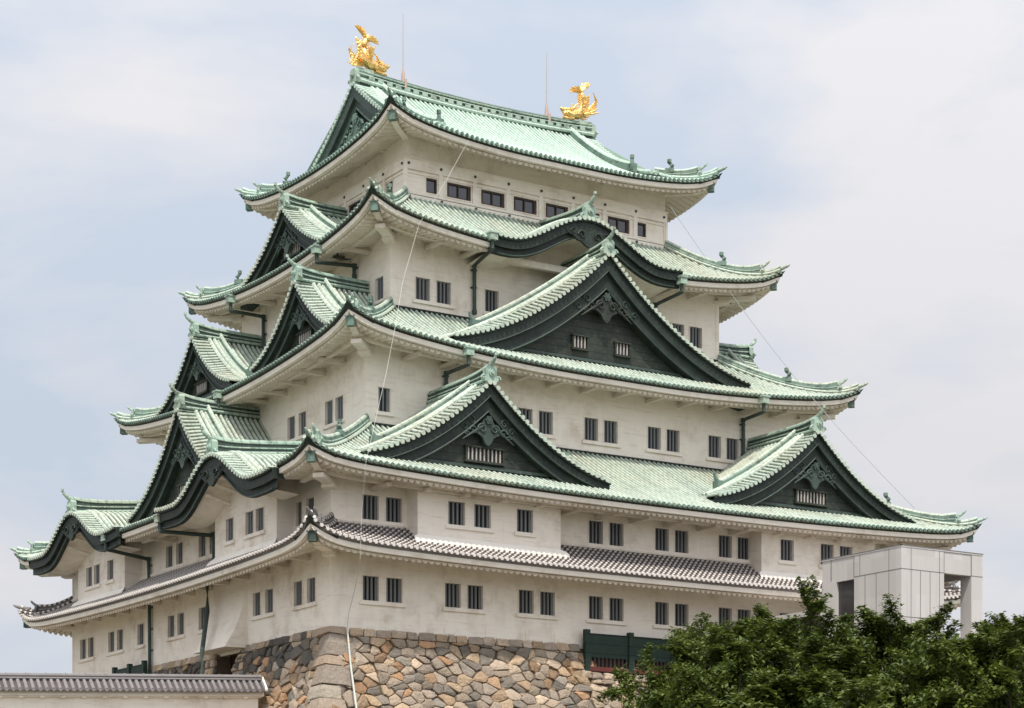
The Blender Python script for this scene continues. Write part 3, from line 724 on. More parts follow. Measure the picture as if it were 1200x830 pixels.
# pierced relief boxes along the ridge flank
mb.use('patina_old')
for i in range(26):
    x = XG+1.0+(LX-2*XG-2)*i/25; mb.box((x, yc-.37, zf(x)+.22), (.34, .06, .18)); mb.box((x, yc+.37, zf(x)+.22), (.34, .06, .18))
mb.build('main_ridge', roofs[5])
oni(roofs[5], FR['B'], yc, XG+.1, zf(XG)+.2, .85, horn=False); oni(roofs[5], FR['C'], yc, XG+.1, zf(XG)+.2, .85, horn=False)
def fish(x0, dr):
    """golden dolphin-fish: head low facing inwards along the ridge, body rising, forked tail on top"""
    o = empty('golden_fish', (0, 0, 0), keep)
    B = V((x0, yc, zf(x0)+.72)); P = lambda a, z, y=0: B+V((a*dr, y, z))
    mb = MB().use('gold')
    spine = [(1.42, .30), (1.2, .34), (.95, .36), (.7, .38), (.42, .42), (.18, .55), (.02, .8), (-.05, 1.08), (-.02, 1.35), (.08, 1.6), (.16, 1.8)]
    rad = [.10, .18, .24, .28, .31, .32, .29, .25, .20, .15, .10]
    mb.tube([P(a, z) for a, z in spine], rad, 12, side=V((0, 1, 0)))
    ob = mb.build('body', o, smooth=True)
    # head: brow, snout, jaw, eyes, whiskers
    mb = MB().use('gold'); mb.tube([P(.75, .56), P(1.15, .52), P(1.5, .5), P(1.62, .58)], [.16, .17, .12, .05], 8, side=V((0, 1, 0))); mb.tube([P(.7, .12), P(1.15, .04), P(1.45, .06)], [.16, .14, .07], 8, side=V((0, 1, 0)))
    for sg in (-1, 1):
        mb.disc(P(.98, .56, sg*.2), V((0, sg, .2)), .1, 10, .07); mb.tube([P(.85, .6, sg*.18), P(.65, .85, sg*.26), P(.45, .95, sg*.3)], [.09, .06, .02], 6); mb.tube([P(1.2, .35, sg*.2), P(.9, .2, sg*.36), P(.6, .3, sg*.46)], [.06, .05, .02], 5)
    mb.build('head', o, smooth=True)
    mb = MB().use('gold')
    def fin(base, tips, th=.05):
        for q in tips:
            mb.tube([base, (base+q)/2+V((0, 0, .04)), q], [.13, .10, .03], 6, sq=.6)
    # tail lobes
    up = P(.16, 1.78)
    fin(up, [P(-.55, 2.35), P(-.4, 2.42), P(-.22, 2.40), P(-.02, 2.34)]); fin(up, [P(.95, 1.62), P(.92, 1.78), P(.82, 1.92), P(.62, 2.02), P(.4, 2.1)])
    mb.grid([[up, P(-.3, 2.05), P(-.58, 2.38)], [up+V((.1*dr, 0, .05)), P(-.05, 2.15), P(-.3, 2.42)], [up+V((.2*dr, 0, 0)), P(.15, 2.0), P(-.02, 2.34)]])
    mb.grid([[up, P(.5, 1.78), P(.95, 1.6)], [up, P(.55, 1.95), P(.9, 1.85)], [up, P(.4, 2.0), P(.62, 2.03)]])
    mb.build('tail_fin', o, smooth=False)
    mb = MB().use('gold')
    for i in range(9):      # dorsal spines down the outer back
        q = i/8; a, z = (-.38+.1*math.sin(q*3), .35+q*1.15); mb.tube([P(a+.25, z, 0), P(a-.08, z+.14, 0), P(a-.16, z+.26, 0)], [.08, .06, .015], 5, side=V((0, 1, 0)))
    for sg in (-1, 1):
        for k in range(6): mb.tube([P(.1, .4, sg*.25), P(-.35-.06*k, .42+.16*k, sg*.5), P(-.72+.09*k, .55+.22*k, sg*.62)], [.1, .07, .02], 5)
        for k in range(4): mb.tube([P(.3, .5, sg*.3), P(.05+.1*k, .95+.06*k, sg*.5), P(.0+.14*k, 1.15+.03*k, sg*.58)], [.07, .06, .02], 5)
    for k in range(4): mb.tube([P(.12, 1.1+.15*k), P(.32, 1.2+.15*k), P(.42, 1.32+.13*k)], [.07, .05, .015], 5)
    mb.build('side_fin', o)
    mb = MB().use('patina_old'); mb.bb((x0-.45, yc-.3, zf(x0)+.3), (x0+.45, yc+.3, zf(x0)+.72)); mb.build('plinth', o)
    return o
fish(10.65, 1)['label'] = 'golden fish finial on the left end of the top ridge'; fish(LX-10.65, -1)['label'] = 'golden fish finial on the right end of the top ridge'
for x_, z1 in ((13.15, 36.5), (22.8, 36.4)):
    r_ = MB(); z0 = zf(x_)+.2
    r_.use('rod_base'); r_.tube([(x_, yc-.3, z0-.7), (x_, yc-.3, z0+.6)], .08, 8); r_.tube([(x_, yc, z0+.5), (x_, yc, z0+1.0), (x_, yc, z0+1.3)], [.13, .1, .05], 8)
    r_.use('rod_metal'); r_.tube([(x_, yc, z0+1.1), (x_, yc, z0+2.4), (x_, yc, z1)], [.045, .035, .02], 6); r_.build('lightning_rod', keep)

# ------------------------------------------------------------------ walls and windows
def wall(f, s0, s1, z0, z1, d, holes, mb):
    ss = sorted({s0, s1, *[h[0] for h in holes], *[h[1] for h in holes]}); zs = sorted({z0, z1, *[h[2] for h in holes], *[h[3] for h in holes]})
    for a, b in zip(ss, ss[1:]):
        for p, q in zip(zs, zs[1:]):
            if any(h[0] <= a and b <= h[1] and h[2] <= p and q <= h[3] for h in holes): continue
            mb.face([f.P(a, d, p), f.P(b, d, p), f.P(b, d, q), f.P(a, d, q)])
def window(f, s0, s1, z0, z1, d, bars=4, top=False):
    w = MB().use('plaster'); dp = .24 if not top else .12
    for a, b, z_a, z_b in ((s0, s0, z0, z1), (s1, s1, z0, z1)): w.face([f.P(a, d, z0), f.P(a, d+dp, z0), f.P(a, d+dp, z1), f.P(a, d, z1)])
    w.face([f.P(s0, d, z0), f.P(s1, d, z0), f.P(s1, d+dp, z0), f.P(s0, d+dp, z0)]); w.face([f.P(s0, d, z1), f.P(s1, d, z1), f.P(s1, d+dp, z1), f.P(s0, d+dp, z1)])
    # raised plaster border
    e = .055; q = d-.03
    for a, b, c_, g_ in ((s0-e, s0, z0-e, z1+e), (s1, s1+e, z0-e, z1+e), (s0, s1, z1, z1+e), (s0, s1, z0-e, z0)):
        A_, B_ = f.P(a, q, c_), f.P(b, d+.01, g_); w.bb(A_, B_)
    wo = w.build('window', keep)
    g_ = MB().use(rnd.choice(('void', 'void', 'void', 'pane_grey', 'pane_blind' if d > 5 else 'pane_grey')) if not top else 'glass_dark'); dg = d+(dp+.02 if not top else dp); g_.face([f.P(s0, dg, z0), f.P(s1, dg, z0), f.P(s1, dg, z1), f.P(s0, dg, z1)])
    g_.build('pane', wo)
    b_ = MB()
    if top:
        b_.use('frame_brown'); W = s1-s0; xs = [s0+.03, s1-.03]+([(s0+s1)/2, s0+W*.08, s1-W*.08] if W > 1 else [])
        for x in xs: 
            A_, B_ = f.P(x-.035, d+.04, z0), f.P(x+.035, d+.1, z1); b_.bb(A_, B_)
        for z_ in (z0+.04, z1-.04): A_, B_ = f.P(s0, d+.03, z_-.04), f.P(s1, d+.11, z_+.04); b_.bb(A_, B_)
        b_.build('window_frame', wo)
    else:
        b_.use('bars'); W = s1-s0
        for i in range(bars):
            x = s0+W*(i+.5)/bars; A_, B_ = f.P(x-.047, d+.09, z0), f.P(x+.047, d+.17, z1); b_.bb(A_, B_)
        b_.build('bars', wo)
    return wo
def sill(f, s0, s1, z, d):
    m_ = MB().use('plaster'); m_.bb(f.P(s0-.16, d-.11, z-.20), f.P(s1+.16, d, z-.06)); m_.build('window_sill', keep)
W = {1: (1.30, 2.43), 2: (5.02, 6.15), 3: (11.2, 12.36), 4: (18.0, 19.13), 5: (24.36, 25.14)}
p4 = lambda s: [(s, s+.87), (s+1.25, s+2.12)]
WA = {1: sum([p4(x) for x in (1.62, 6.06, 10.22, 14.36, 18.45, 22.53, 26.62, 30.7)], []),
      2: sum([p4(x) for x in (1.6, 14.36, 18.45, 21.95+.58)], []),
      3: [(4.88, 5.55)]+sum([p4(x) for x in (13.03, 17.13, 21.22, 25.3)], []),
      4: p4(8.88)+[(13.08, 13.92)]+[(19.9, 20.74)]+p4(25.3),
      5: [(10.79, 11.47)]+[(x-.75, x+.75) for x in (12.82, 14.95, 17.02, 19.1, 21.2, 23.25)]+[(24.48, 25.16)]}
WB = {1: [(1.5, 2.32), (2.82, 3.64), (5.8, 6.62), (7.15, 7.97), (13.4, 14.22), (16.05, 16.87), (17.28, 18.1), (21.3, 22.15), (24.2, 25.05), (25.45, 26.3), (28.5, 29.35), (29.68, 30.55)],
      2: [(1.62, 2.42), (2.85, 3.65-.2), (12.1, 12.9), (13.4, 14.22), (16.2, 17.02), (17.5, 18.34)],
      3: [(6.55, 7.35), (7.62, 8.42), (10.47, 11.27), (11.7, 12.52), (19.3, 20.1), (20.4, 21.2)],
      4: [(8.1, 8.92)],
      5: [(10.79, 11.47)]+[(x-.72, x+.72) for x in (12.85, 14.88, 16.92, 18.95)]+[(20.33, 21.01)]}
ZR = {1: (-2.2, 4.35), 2: (4.3, 7.6), 3: (10.0, 14.95), 4: (17.0, 22.0), 5: (23.6, 27.5)}
for n in (1, 2, 3, 4, 5):
    mb = MB().use('plaster'); i_ = I[n]
    for k, WW in (('A', WA), ('B', WB), ('C', None), ('D', None)):
        f = FR[k]; hs = [(a, b, *W[n]) for a, b in WW[n]] if WW else []
        if k == 'B' and n == 1: hs_ = hs+[(9.4, 11.7, -2.2, -.3)]
        else: hs_ = hs
        wall(f, i_, f.len-i_, *ZR[n], i_, hs_, mb)
        for a, b, z0, z1 in hs: window(f, a, b, z0, z1, i_, top=n == 5, bars=4 if b-a > .7 else 3)
        if n < 5 and WW:
            L_ = list(WW[n]); j = 0
            while j < len(L_):
                if j+1 < len(L_) and L_[j+1][0]-L_[j][1] < .7: sill(f, L_[j][0], L_[j+1][1], W[n][0], i_); j += 2
                else: sill(f, L_[j][0], L_[j][1], W[n][0], i_); j += 1
    # slim corner pilaster seen as a lighter edge
    if n <= 4:
        e = .02
        for cx, cy in ((i_, i_), (LX-i_, i_), (i_, LY-i_)):
            sx = 1 if cx == i_ else -1; sy = 1 if cy == i_ else -1
            mb.bb((cx-sx*e, cy-sy*e, ZR[n][0]), (cx+sx*.2, cy+sy*.2, ZR[n][1]))
    # skirting roll where the roof below meets the wall
    mb.build('storey_wall', keep)
for n in (2, 3, 4, 5):    # dark flashing at the top edge of the roof below
    t = T[n-1]; mb = MB().use('copper_dark' if n > 2 else 'plaster'); z = t.z0+t.rise+(.04 if n > 2 else .12); q = I[n]
    for k in 'ABCD':
        f = FR[k]; mb.tube([f.P(q-.1, q-.06, z), f.P(f.len-q+.1, q-.06, z)], .09, 6)
    mb.build('flashing', keep)
# projecting bays of the second storey
def bay(side, s0, s1, wins):
    f = FR[side]; d = -1.0; mb = MB().use('plaster'); hs = [(a, b, 5.0, 6.08) for a, b in wins]
    wall(f, s0, s1, 3.9, 7.3, d, hs, mb)
    for s in (s0, s1): mb.face([f.P(s, d, 3.9), f.P(s, .05, 3.9), f.P(s, .05, 7.3), f.P(s, d, 7.3)])
    o = mb.build('projecting_bay', keep)
    for a, b, z0, z1 in hs: window(f, a, b, z0, z1, d)
    L_ = list(wins); j = 0
    while j < len(L_):
        if j+1 < len(L_) and L_[j+1][0]-L_[j][1] < .7: sill(f, L_[j][0], L_[j+1][1], 5.0, d); j += 2
        else: sill(f, L_[j][0], L_[j][1], 5.0, d); j += 1
    # cream plaster fillet bedding the bay onto the tiles, wavy lower edge
    mb = MB().use('plaster_new'); n = int((s1-s0+.6)/.1); rows = []
    for i in range(n+1):
        s = s0-.3+(s1-s0+.6)*i/n; zz = T[1].zp(f, s, d-.35); wv = .07*abs(math.sin(i*math.pi/3.05))
        sc = min(max(s, s0), s1)
        rows.append([f.P(sc, d-.01, T[1].zp(f, s, d)+.30), f.P(s, d-.18, T[1].zp(f, s, d-.18)+.24), f.P(s, d-.32, T[1].zp(f, s, d-.32)+.10+wv), f.P(s, d-.33, T[1].zp(f, s, d-.33)-.02)])
    mb.grid(rows); mb.build('plaster_fillet', o)
bay('A', 3.98, 12.0, [(5.62, 6.55), (7.05, 7.98), (9.45, 10.38)]); bay('A', 24.55, 32.42, [(25.8, 26.7), (28.55, 29.45), (29.88, 30.78)])
bay('B', 3.5, 10.2, [(4.8, 5.65), (5.9, 6.75), (8.08, 8.92)]); bay('B', 21.6, 28.4, [(23.15, 24.0), (25.12, 25.95), (26.25, 27.1)])
# top storey beams, posts and knobs
mb = MB().use('plaster'); q = I[5]
for k, WW in (('A', WA), ('B', WB), ('C', None), ('D', None)):
    f = FR[k]; a, b = q, f.len-q
    for z0, z1, pr_ in ((25.40, 25.94, .09), (25.94, 26.0, .14), (25.2, 25.3, .07), (24.12, 24.24, .10), (23.86, 24.06, .16), (23.6, 23.72, .22)):
        e_ = pr_ if k in 'AD' else 0; mb.bb(f.P(a-e_, q-pr_, z0), f.P(b+e_, q-.002, z1))
    n = 8 if k in 'AD' else 6
    for i in range(n+1):
        s = a+(b-a)*i/n; mb.bb(f.P(s-.13, q-.08, 24.24), f.P(s+.13, q+.05, 25.4))
        if k in 'AB':
            for dd, zz in ((.11, 25.68), (.18, 23.96)):
                kb = MB().use('knob'); kb.disc(f.P(s+(.15 if i == 0 else -.15 if i == n else 0), q-dd, zz), -f.D, .075, 8, .03); kb.build('nail_cover', keep)
mb.build('top_storey_beams', keep)
# entrance hood, flared like a stone-drop, over a dark doorway
f = FR['B']; mb = MB().use('plaster'); rows = []
for i in range(9):
    q = i/8; z = 3.4-3.55*q; x = -(.05+1.15*q**2.2); rows.append([f.P(8.7-.1, .02, z), f.P(8.7, x, z), f.P(12.4, x, z), f.P(12.5, .02, z)])
mb.grid(rows); mb.face(rows[-1]); mb.build('entrance_hood', keep)
mb = MB().use('door_brown'); mb.bb((.6, 9.3, -4.2), (.7, 11.8, -.2)); 
for i in range(7): mb.bb((.55, 9.5+i*.35, -4.2), (.6, 9.58+i*.35, -.25))
mb.build('entrance_door', keep)
# small plaster drain boxes along the foot of the wall
for x in (3.1, 6.3, 8.6, 10.9, 12.6): mb = MB().use('plaster'); mb.bb((x-.28, -.03, .02), (x+.28, 0, .42)); mb.build('wall_foot_block', keep)

# ------------------------------------------------------------------ downpipes
def pipe(fn, edge_d, wall_d, box, pts, low=None, m='patina_trim'):
    mb = MB(); b = fn(*box, edge_d-.05); mb.use('patina_old'); mb.box(b+V((0, 0, -.12)), (.42, .42, .34)); mb.box(b+V((0, 0, .08)), (.52, .52, .08))
    P_ = [b+V((0, 0, -.72))]+[fn(u, v, wall_d-.16) for u, v in pts]
    mb.use('copper_mid'); P_[1] = P_[1]-V((0, 0, .25)); mb.tube([b+V((0, 0, -.25)), P_[0]], .10, 8); mb.tube(P_[:2], .10, 8); mb.tube(P_[1:], .10, 8)
    for i, p in enumerate(P_[1:]):
        mb.tube([p+V((0, 0, .1)), p-V((0, 0, .1))], .13, 8)
    L_ = (P_[-1]-P_[1]).length
    for k in range(int(L_/1.4)+1):
        p = P_[1].lerp(P_[-1], (k+.3)/(L_/1.4+1)); mb.box(p+(V((0, .1, 0)) if fn is onA else V((.1, 0, 0))), (.34, .22, .05) if fn is onA else (.22, .34, .05))
    mb.build('downpipe', keep)
pipe(onA, 4.85, I[4], (577, 275), [(556, 305), (556, 366)])
pipe(onA, 4.85, I[4], (799, 327), [(768, 352), (767, 366)])
pipe(onA, 1.85, I[3], (549, 410), [(523, 432), (523, 452)])
pipe(onA, 1.85, I[3], (895, 467), [(871, 487), (871, 534)])
pipe(onB, 4.85, I[4], (371, 291), [(415, 306), (415, 324)])
pipe(onB, 4.85, I[4], (270, 349), [(308.5, 366), (308.5, 406)])
pipe(onB, 1.85, 2.6, (256, 461), [(258.5, 474), (258.5, 490)])
pipe(onB, -2.62, 0, (124, 628), [(174, 650), (175, 690), (175.5, 792)])
pipe(onB, -2.62, 0, (187, 606), [(251, 622), (250.5, 668)])
mb = MB().use('copper_mid'); q = [onB(243, 684, -.6), onB(243, 716, -.75), onB(237, 762, -1.55), onB(236, 806, -1.7)]; mb.tube(q, .12, 8); mb.build('downpipe', keep)

# ------------------------------------------------------------------ stone base
def flare(h): return .24*h+.016*h*h
def vor(x0, x1, y0, y1, size, asp):
    """random polygon packing: Voronoi cells of a jittered lattice, clipped by half planes"""
    pts = []; nx = int((x1-x0)/(size*asp))+2; ny = int((y1-y0)/size)+2
    cell = {}
    for j in range(-1, ny+1):
        for i in range(-1, nx+1):
            x = x0+(i+.5*(j % 2)+rnd.uniform(-.42, .42))*size*asp; y = y0+(j+rnd.uniform(-.38, .38))*size
            if rnd.random() < .17: continue
            cell[(i, j)] = (x, y)
    out = []
    for (i, j), (px, py) in cell.items():
        poly = [(px-2, py-2), (px+2, py-2), (px+2, py+2), (px-2, py+2)]
        for di in range(-3, 4):
            for dj in range(-3, 4):
                if (di or dj) and (i+di, j+dj) in cell:
                    qx, qy = cell[(i+di, j+dj)]; mx, my = (px+qx)/2, (py+qy)/2; nx_, ny_ = qx-px, (qy-py)*1.0
                    new = []
                    for a in range(len(poly)):
                        A, B = poly[a], poly[(a+1) % len(poly)]; da = (A[0]-mx)*nx_+(A[1]-my)*ny_; db = (B[0]-mx)*nx_+(B[1]-my)*ny_
                        if da <= 0: new.append(A)
                        if (da < 0) != (db < 0) and abs(da-db) > 1e-12: tt = da/(da-db); new.append((A[0]+(B[0]-A[0])*tt, A[1]+(B[1]-A[1])*tt))
                    poly = new
                    if len(poly) < 3: break
        if len(poly) >= 3: out.append(poly)
    return out
TAN = [(.46, .36, .25), (.40, .30, .20), (.50, .41, .31), (.36, .25, .16), (.43, .27, .16), (.32, .27, .21), (.28, .24, .195), (.22, .20, .17), (.26, .235, .20), (.18, .165, .14), (.38, .32, .25), (.45, .38, .30), (.34, .29, .24)]
DRK = [(.095, .086, .075), (.13, .12, .105), (.17, .155, .135), (.11, .105, .095)]
sb = MB()
def stone_poly(poly, F, tone, bulge=.07, gap=.006):
    cx = sum(p[0] for p in poly)/len(poly); cy = sum(p[1] for p in poly)/len(poly)
    size = max(math.hypot(p[0]-cx, p[1]-cy) for p in poly)
    if size < .09: return
    # round the corners: subdivide each edge and pull to the centre
    ring = []
    n = len(poly)
    for i in range(n):
        A, B = poly[i], poly[(i+1) % n]
        for q in (.1, .5, .9): ring.append((A[0]+(B[0]-A[0])*q, A[1]+(B[1]-A[1])*q))
    k = max(.5, 1-gap/size*1.5); tx, ty = rnd.uniform(-.25, .25), rnd.uniform(-.30, .30); bo = rnd.uniform(-.05, .06)
    ring = [(x+rnd.uniform(-.018, .018), y+rnd.uniform(-.018, .018)) for x, y in ring]
    def lay(sc, out): return [F(cx+(x-cx)*sc, cy+(y-cy)*sc, out+((x-cx)*tx+(y-cy)*ty)*sc+(rnd.uniform(-.012, .012) if out > 0 else 0)) for x, y in ring]
    sb.c = (lambda k_: (max(.02, tone[0]*k_*1.04), max(.02, tone[1]*k_), max(.02, tone[2]*k_*.97)))(rnd.uniform(.80, 1.30)); sb.use('stone')
    r0, r1, r2, r3 = lay(k, -.12), lay(k*.97, .0+bo), lay(k*.86, bulge*.6+bo), lay(k*.45, bulge+bo)
    sb.grid([r0, r1, r2, r3], closed=True); sb.face(r3)
FA = lambda u, h, o: V((u, -flare(max(h, 0))-.05-o, -h))
FB = lambda u, h, o: V((-flare(max(h, 0))-.05-o, u, -h))
def clipmin(poly, k, lim, keep_gt=True):
    new = []
    for a in range(len(poly)):
        A, B = poly[a], poly[(a+1) % len(poly)]; da = A[k]-lim; db = B[k]-lim
        if not keep_gt: da, db = -da, -db
        if da >= 0: new.append(A)
        if (da < 0) != (db < 0): tt = da/(da-db); new.append((A[0]+(B[0]-A[0])*tt, A[1]+(B[1]-A[1])*tt))
    return new
for F, L_, side in ((FA, 37.5, 'A'), (FB, 33, 'B')):
    for poly in [[(x*1.5, y) for x, y in q] for q in vor(-3, L_/1.5, .2, 8.6, .40, 1.0)]:
        poly = clipmin(poly, 1, .40)
        if len(poly) < 3: continue
        cy = sum(p[1] for p in poly)/len(poly); poly = clipmin(poly, 0, -flare(cy)+.45)
        if len(poly) < 3: continue
        cx = sum(p[0] for p in poly)/len(poly); cy = sum(p[1] for p in poly)/len(poly)
        if side == 'A' and 14.25 < cx < 25.5 and cy < 1.95:
            continue
        if side == 'B' and (9.3 < cx < 11.8 and cy < 4.6 or 19.7 < cx < 26 and cy < 2 or 26 <= cx and cy < 1.9): continue
        if side == 'B' and cx+flare(cy) < .6+.45*math.sin(cy*4) or side == 'A' and cx+flare(cy) < .6+.45*math.cos(cy*4): pass
        tone = rnd.choice(TAN)
        if side == 'B' and cy < 1.55+.35*math.sin(cx*1.7) and rnd.random() < .8 and cx > 1.3: tone = rnd.choice(DRK)
        elif side == 'B' and rnd.random() < .5: tone = rnd.choice(TAN[:6])
        stone_poly(poly, F, tone)
    # small filler chips wedged into the joints
    for _ in range(int(L_*13)):
        x = rnd.uniform(.8, L_); y = rnd.uniform(.5, 6); r_ = rnd.uniform(.06, .13)
        if side == 'A' and 14 < x < 25.7 and y < 2.1 or side == 'B' and (9.1 < x < 12 or x > 19.4): continue
        n_ = rnd.choice((4, 5)); a0_ = rnd.uniform(0, 6); stone_poly([(x+r_*1.5*math.cos(a0_+2*math.pi*k/n_)*rnd.uniform(.7, 1.2), y+r_*math.sin(a0_+2*math.pi*k/n_)*rnd.uniform(.7, 1.2)) for k in range(n_)], F, rnd.choice(TAN), .035, .004)
    # squared top course
    x = .9
    while x < L_:
        w_ = rnd.uniform(.42, .95); hh = .40
        if not (side == 'A' and 14.2 < x+w_ and x < 25.5) and not (side == 'B' and (9.2 < x+w_ and x < 11.7 or x > 19.4)):
            dark = side == 'B' and (2.0 < x < 2.7 or 3.6 < x < 5.9)
            stone_poly([(x, .0), (x+w_, .0), (x+w_, hh), (x, hh)], F, rnd.choice(DRK) if dark else rnd.choice(TAN[:3]+TAN[-2:]), .05, .012)
        x += w_
# squared blocks beside the openings
for (F, u0, u1, h0, h1) in ((FA, 13.0, 14.22, .42, 1.85), (FB, 8.2, 9.35, .42, 4.4), (FB, 11.75, 12.9, .42, 4.4), (FA, 14.2, 25.5, 1.35, 1.95), (FA, 25.5, 26.4, .42, 1.9)):
    h = h0
    while h < h1-.2:
        hh = min(rnd.uniform(.34, .5), h1-h); u = u0
        while u < u1-.15:
            w_ = min(rnd.uniform(.5, .95), u1-u); stone_poly([(u, h), (u+w_, h), (u+w_, h+hh), (u, h+hh)], F, rnd.choice(TAN[:3]+TAN[-2:]), .10, .012); u += w_
        h += hh
# big corner stones, long and short sides alternating
h = 0.; i = 0
while h < 9:
    hh = rnd.uniform(.45, 1.05) if i else .42; la, lb = ((1.35, .75) if i % 2 else (.8, 1.2)); la *= rnd.uniform(.85, 1.1); lb *= rnd.uniform(.85, 1.1)
    tone = rnd.choice([(.42, .30, .20), (.44, .34, .25), (.38, .31, .24), (.46, .40, .32), (.33, .28, .23)]); sb.c = tone; sb.use('stone')
    la -= flare(h+hh*.5); lb -= flare(h+hh*.5)
    o1, o2 = .07+rnd.uniform(0, .05), .10+rnd.uniform(0, .05); f0, f1 = flare(h+.02), flare(h+hh-.02)
    dn_, uu_ = (.13*rnd.uniform(.6, 1.3), .10*rnd.uniform(.5, 1.3)) if i else (0, 0)
    def ring(z, fl, sh):
        q_ = 0 if h == 0 and z < .15 else 1; dn = .07*q_; up_ = .07*q_
        return [V((la-sh, -fl-.05-o1+sh, -z-dn)), V((la*.45, -fl-.05-o1+sh-.03, -z+dn*.3)), V((-fl-.05-o2+sh*2.2, -fl-.05-o1+sh, -z+up_)), V((-fl-.05-o2+sh, -fl-.05-o1+sh*2.2, -z+up_)), V((-fl-.05-o2+sh-.03, lb*.5, -z+dn*.2)), V((-fl-.05-o2+sh, lb-sh, -z-dn)), V((.6, lb-sh, -z)), V((la-sh, .6, -z))]
    w1_, w2_ = rnd.uniform(-.05, .05), rnd.uniform(-.05, .05)
    rs = [ring(h+.01, f0, .05), ring(h+.04, flare(h+.04), w1_), ring(h+hh*.4, flare(h+hh*.4), -.02), ring(h+hh-.05, flare(h+hh-.05), w2_), ring(h+hh-.01, f1, .05)]
    sb.grid(rs, closed=True); sb.face(rs[0]); sb.face(rs[-1]); h += hh; i += 1
# solid core with dark joints
sb.c = None; sb.use('joint')
hs_ = [0, .35, 1, 2, 3, 4.5, 6, 8, 10, 13.3]
def top_h(side, u):
    if side == 'A': return 1.95 if 14.25 < u < 25.5 else 0
    return 5.0 if 9.4 < u < 11.7 else (1.9 if u > 19.7 else 0)
for F, L_, br in ((FA, LX+.5, [14.25, 25.5]), (FB, LY+.5, [9.4, 11.7, 19.7])):
    us = sorted([-6, -3, -1.5, -.5, 0, 5, 20, L_]+br)
    for a, b in zip(us, us[1:]):
        th = top_h('A' if F is FA else 'B', (a+b)/2)
        for p, q in zip(hs_, hs_[1:]):
            if q <= th: continue
            p_ = max(p, th)
            A_, B_ = (max(a, -flare(p_)-.05), max(b, -flare(p_)-.05)); C_, D_ = (max(a, -flare(q)-.05), max(b, -flare(q)-.05))
            sb.face([F(A_, p_, -.10), F(B_, p_, -.10), F(D_, q, -.10), F(C_, q, -.10)])
    # ledges in the openings
for a, b, h in ((14.25, 25.5, 1.95),): sb.face([(a, -flare(h)-.05, -h), (b, -flare(h)-.05, -h), (b, .3, -h), (a, .3, -h)])
for y_ in (9.4, 11.7):
    for a, b in ((.3, 1.5), (1.5, 3), (3, 5)): sb.face([(.65, y_, -a), (-flare(a), y_, -a), (-flare(b), y_, -b), (.65, y_, -b)])
sb.face([(-2, 9.4, -4.4), (-2, 11.7, -4.4), (.7, 11.7, -4.4), (.7, 9.4, -4.4)])
tag(sb.build('stone_base', tone=True), 'rough sloping stone base of tan and grey boulders carrying the white castle', 'stone wall')

# ------------------------------------------------------------------ green timber screens
def screen(fr, s_list, zt, zb, d, label):
    f = FR[fr]; o = empty('timber_screen', f.P(s_list[0], d, zb)); org = o.location.copy(); tag(o, label, 'screen', 'green timber screens in the stone base')
    def B(mb, a, b): mb.bb(V(a)-org, V(b)-org)
    for s in s_list:
        m_ = MB().use('wood_green'); B(m_, f.P(s-.14, d-.12, zb), f.P(s+.14, d+.12, zt+.2)); m_.build('post', o)
    for a, b in zip(s_list, s_list[1:]):
        m_ = MB().use('wood_green'); B(m_, f.P(a+.14, d-.03, zb+.68), f.P(b-.14, d+.05, zt)); B(m_, f.P(a+.14, d-.06, zt-.03), f.P(b-.14, d+.08, zt+.03)); m_.build('board_panel', o)
        m_ = MB().use('wood_red'); B(m_, f.P(a+.14, d-.08, zb), f.P(b-.14, d+.08, zb+.22)); m_.build('rail', o); m_ = MB().use('door_brown'); n = int((b-a)/.24)  # grille bars stand for dark red wood, with shade put into the brown
        for i in range(1, n): x = a+(b-a)*i/n; B(m_, f.P(x-.035, d-.03, zb+.22), f.P(x+.035, d+.03, zb+.68))
        m_.build('grille', o)
        m_ = MB().use('void'); B(m_, f.P(a+.14, d+.14, zb), f.P(b-.14, d+.16, zt-.1)); m_.build('backing', o)  # near-black sheet standing for the darkness behind the grille
screen('A', [13.95, 16.6, 19.25, 21.9, 24.5], .50, -1.32, -.42, 'dark green timber screen with red rail set into the stone wall beside the tree')
screen('B', [20.1, 22.1, 24.2], .05, -1.6, -.5, 'dark green timber screen behind the low tiled wall, left of a downpipe')

# ------------------------------------------------------------------ low boundary wall with tiled coping, bottom left
def depth_pt(u, D, z=None):
    c, s_ = math.cos(YAW), math.sin(YAW); rx = (u-515.09)/2394.1*D; return V((CAM.x+D*s_+rx*c, CAM.y+D*c-rx*s_, 0))
a0 = depth_pt(306, 96.3); a1 = depth_pt(-60, 91.0); wd = (a1-a0); Lw = wd.length; wd.normalize(); nw = V((wd.y, -wd.x, 0))
if nw.dot(CAM-a0) < 0: nw = -nw
bw = empty('boundary_wall', (0, 0, 0)); tag(bw, 'low white plaster wall with grey tiled coping in front of the stone base', 'wall')
mb = MB().use('plaster'); 
def slab(mb, o0, o1, z0, z1, a=0., b=None):
    b = Lw if b is None else b; A_ = a0+wd*a; B_ = a0+wd*b
    P_ = [A_+nw*o0, B_+nw*o0, B_+nw*o1, A_+nw*o1]; bot = [p+V((0, 0, z0)) for p in P_]; top = [p+V((0, 0, z1)) for p in P_]; mb.grid([bot, top], closed=True); mb.face(top); mb.face(bot)
slab(mb, -.35, .35, -13.2, -3.02, .25); slab(mb, -.62, .62, -3.02, -2.80, .1); slab(mb, -.5, .5, -3.08, -3.02, .15)
for i in range(18): slab(mb, .35, .56, -3.12, -3.02, .8+i*.95, 1.0+i*.95)
mb.build('wall_body', bw)
mb = MB(); n = int(Lw/.30); 
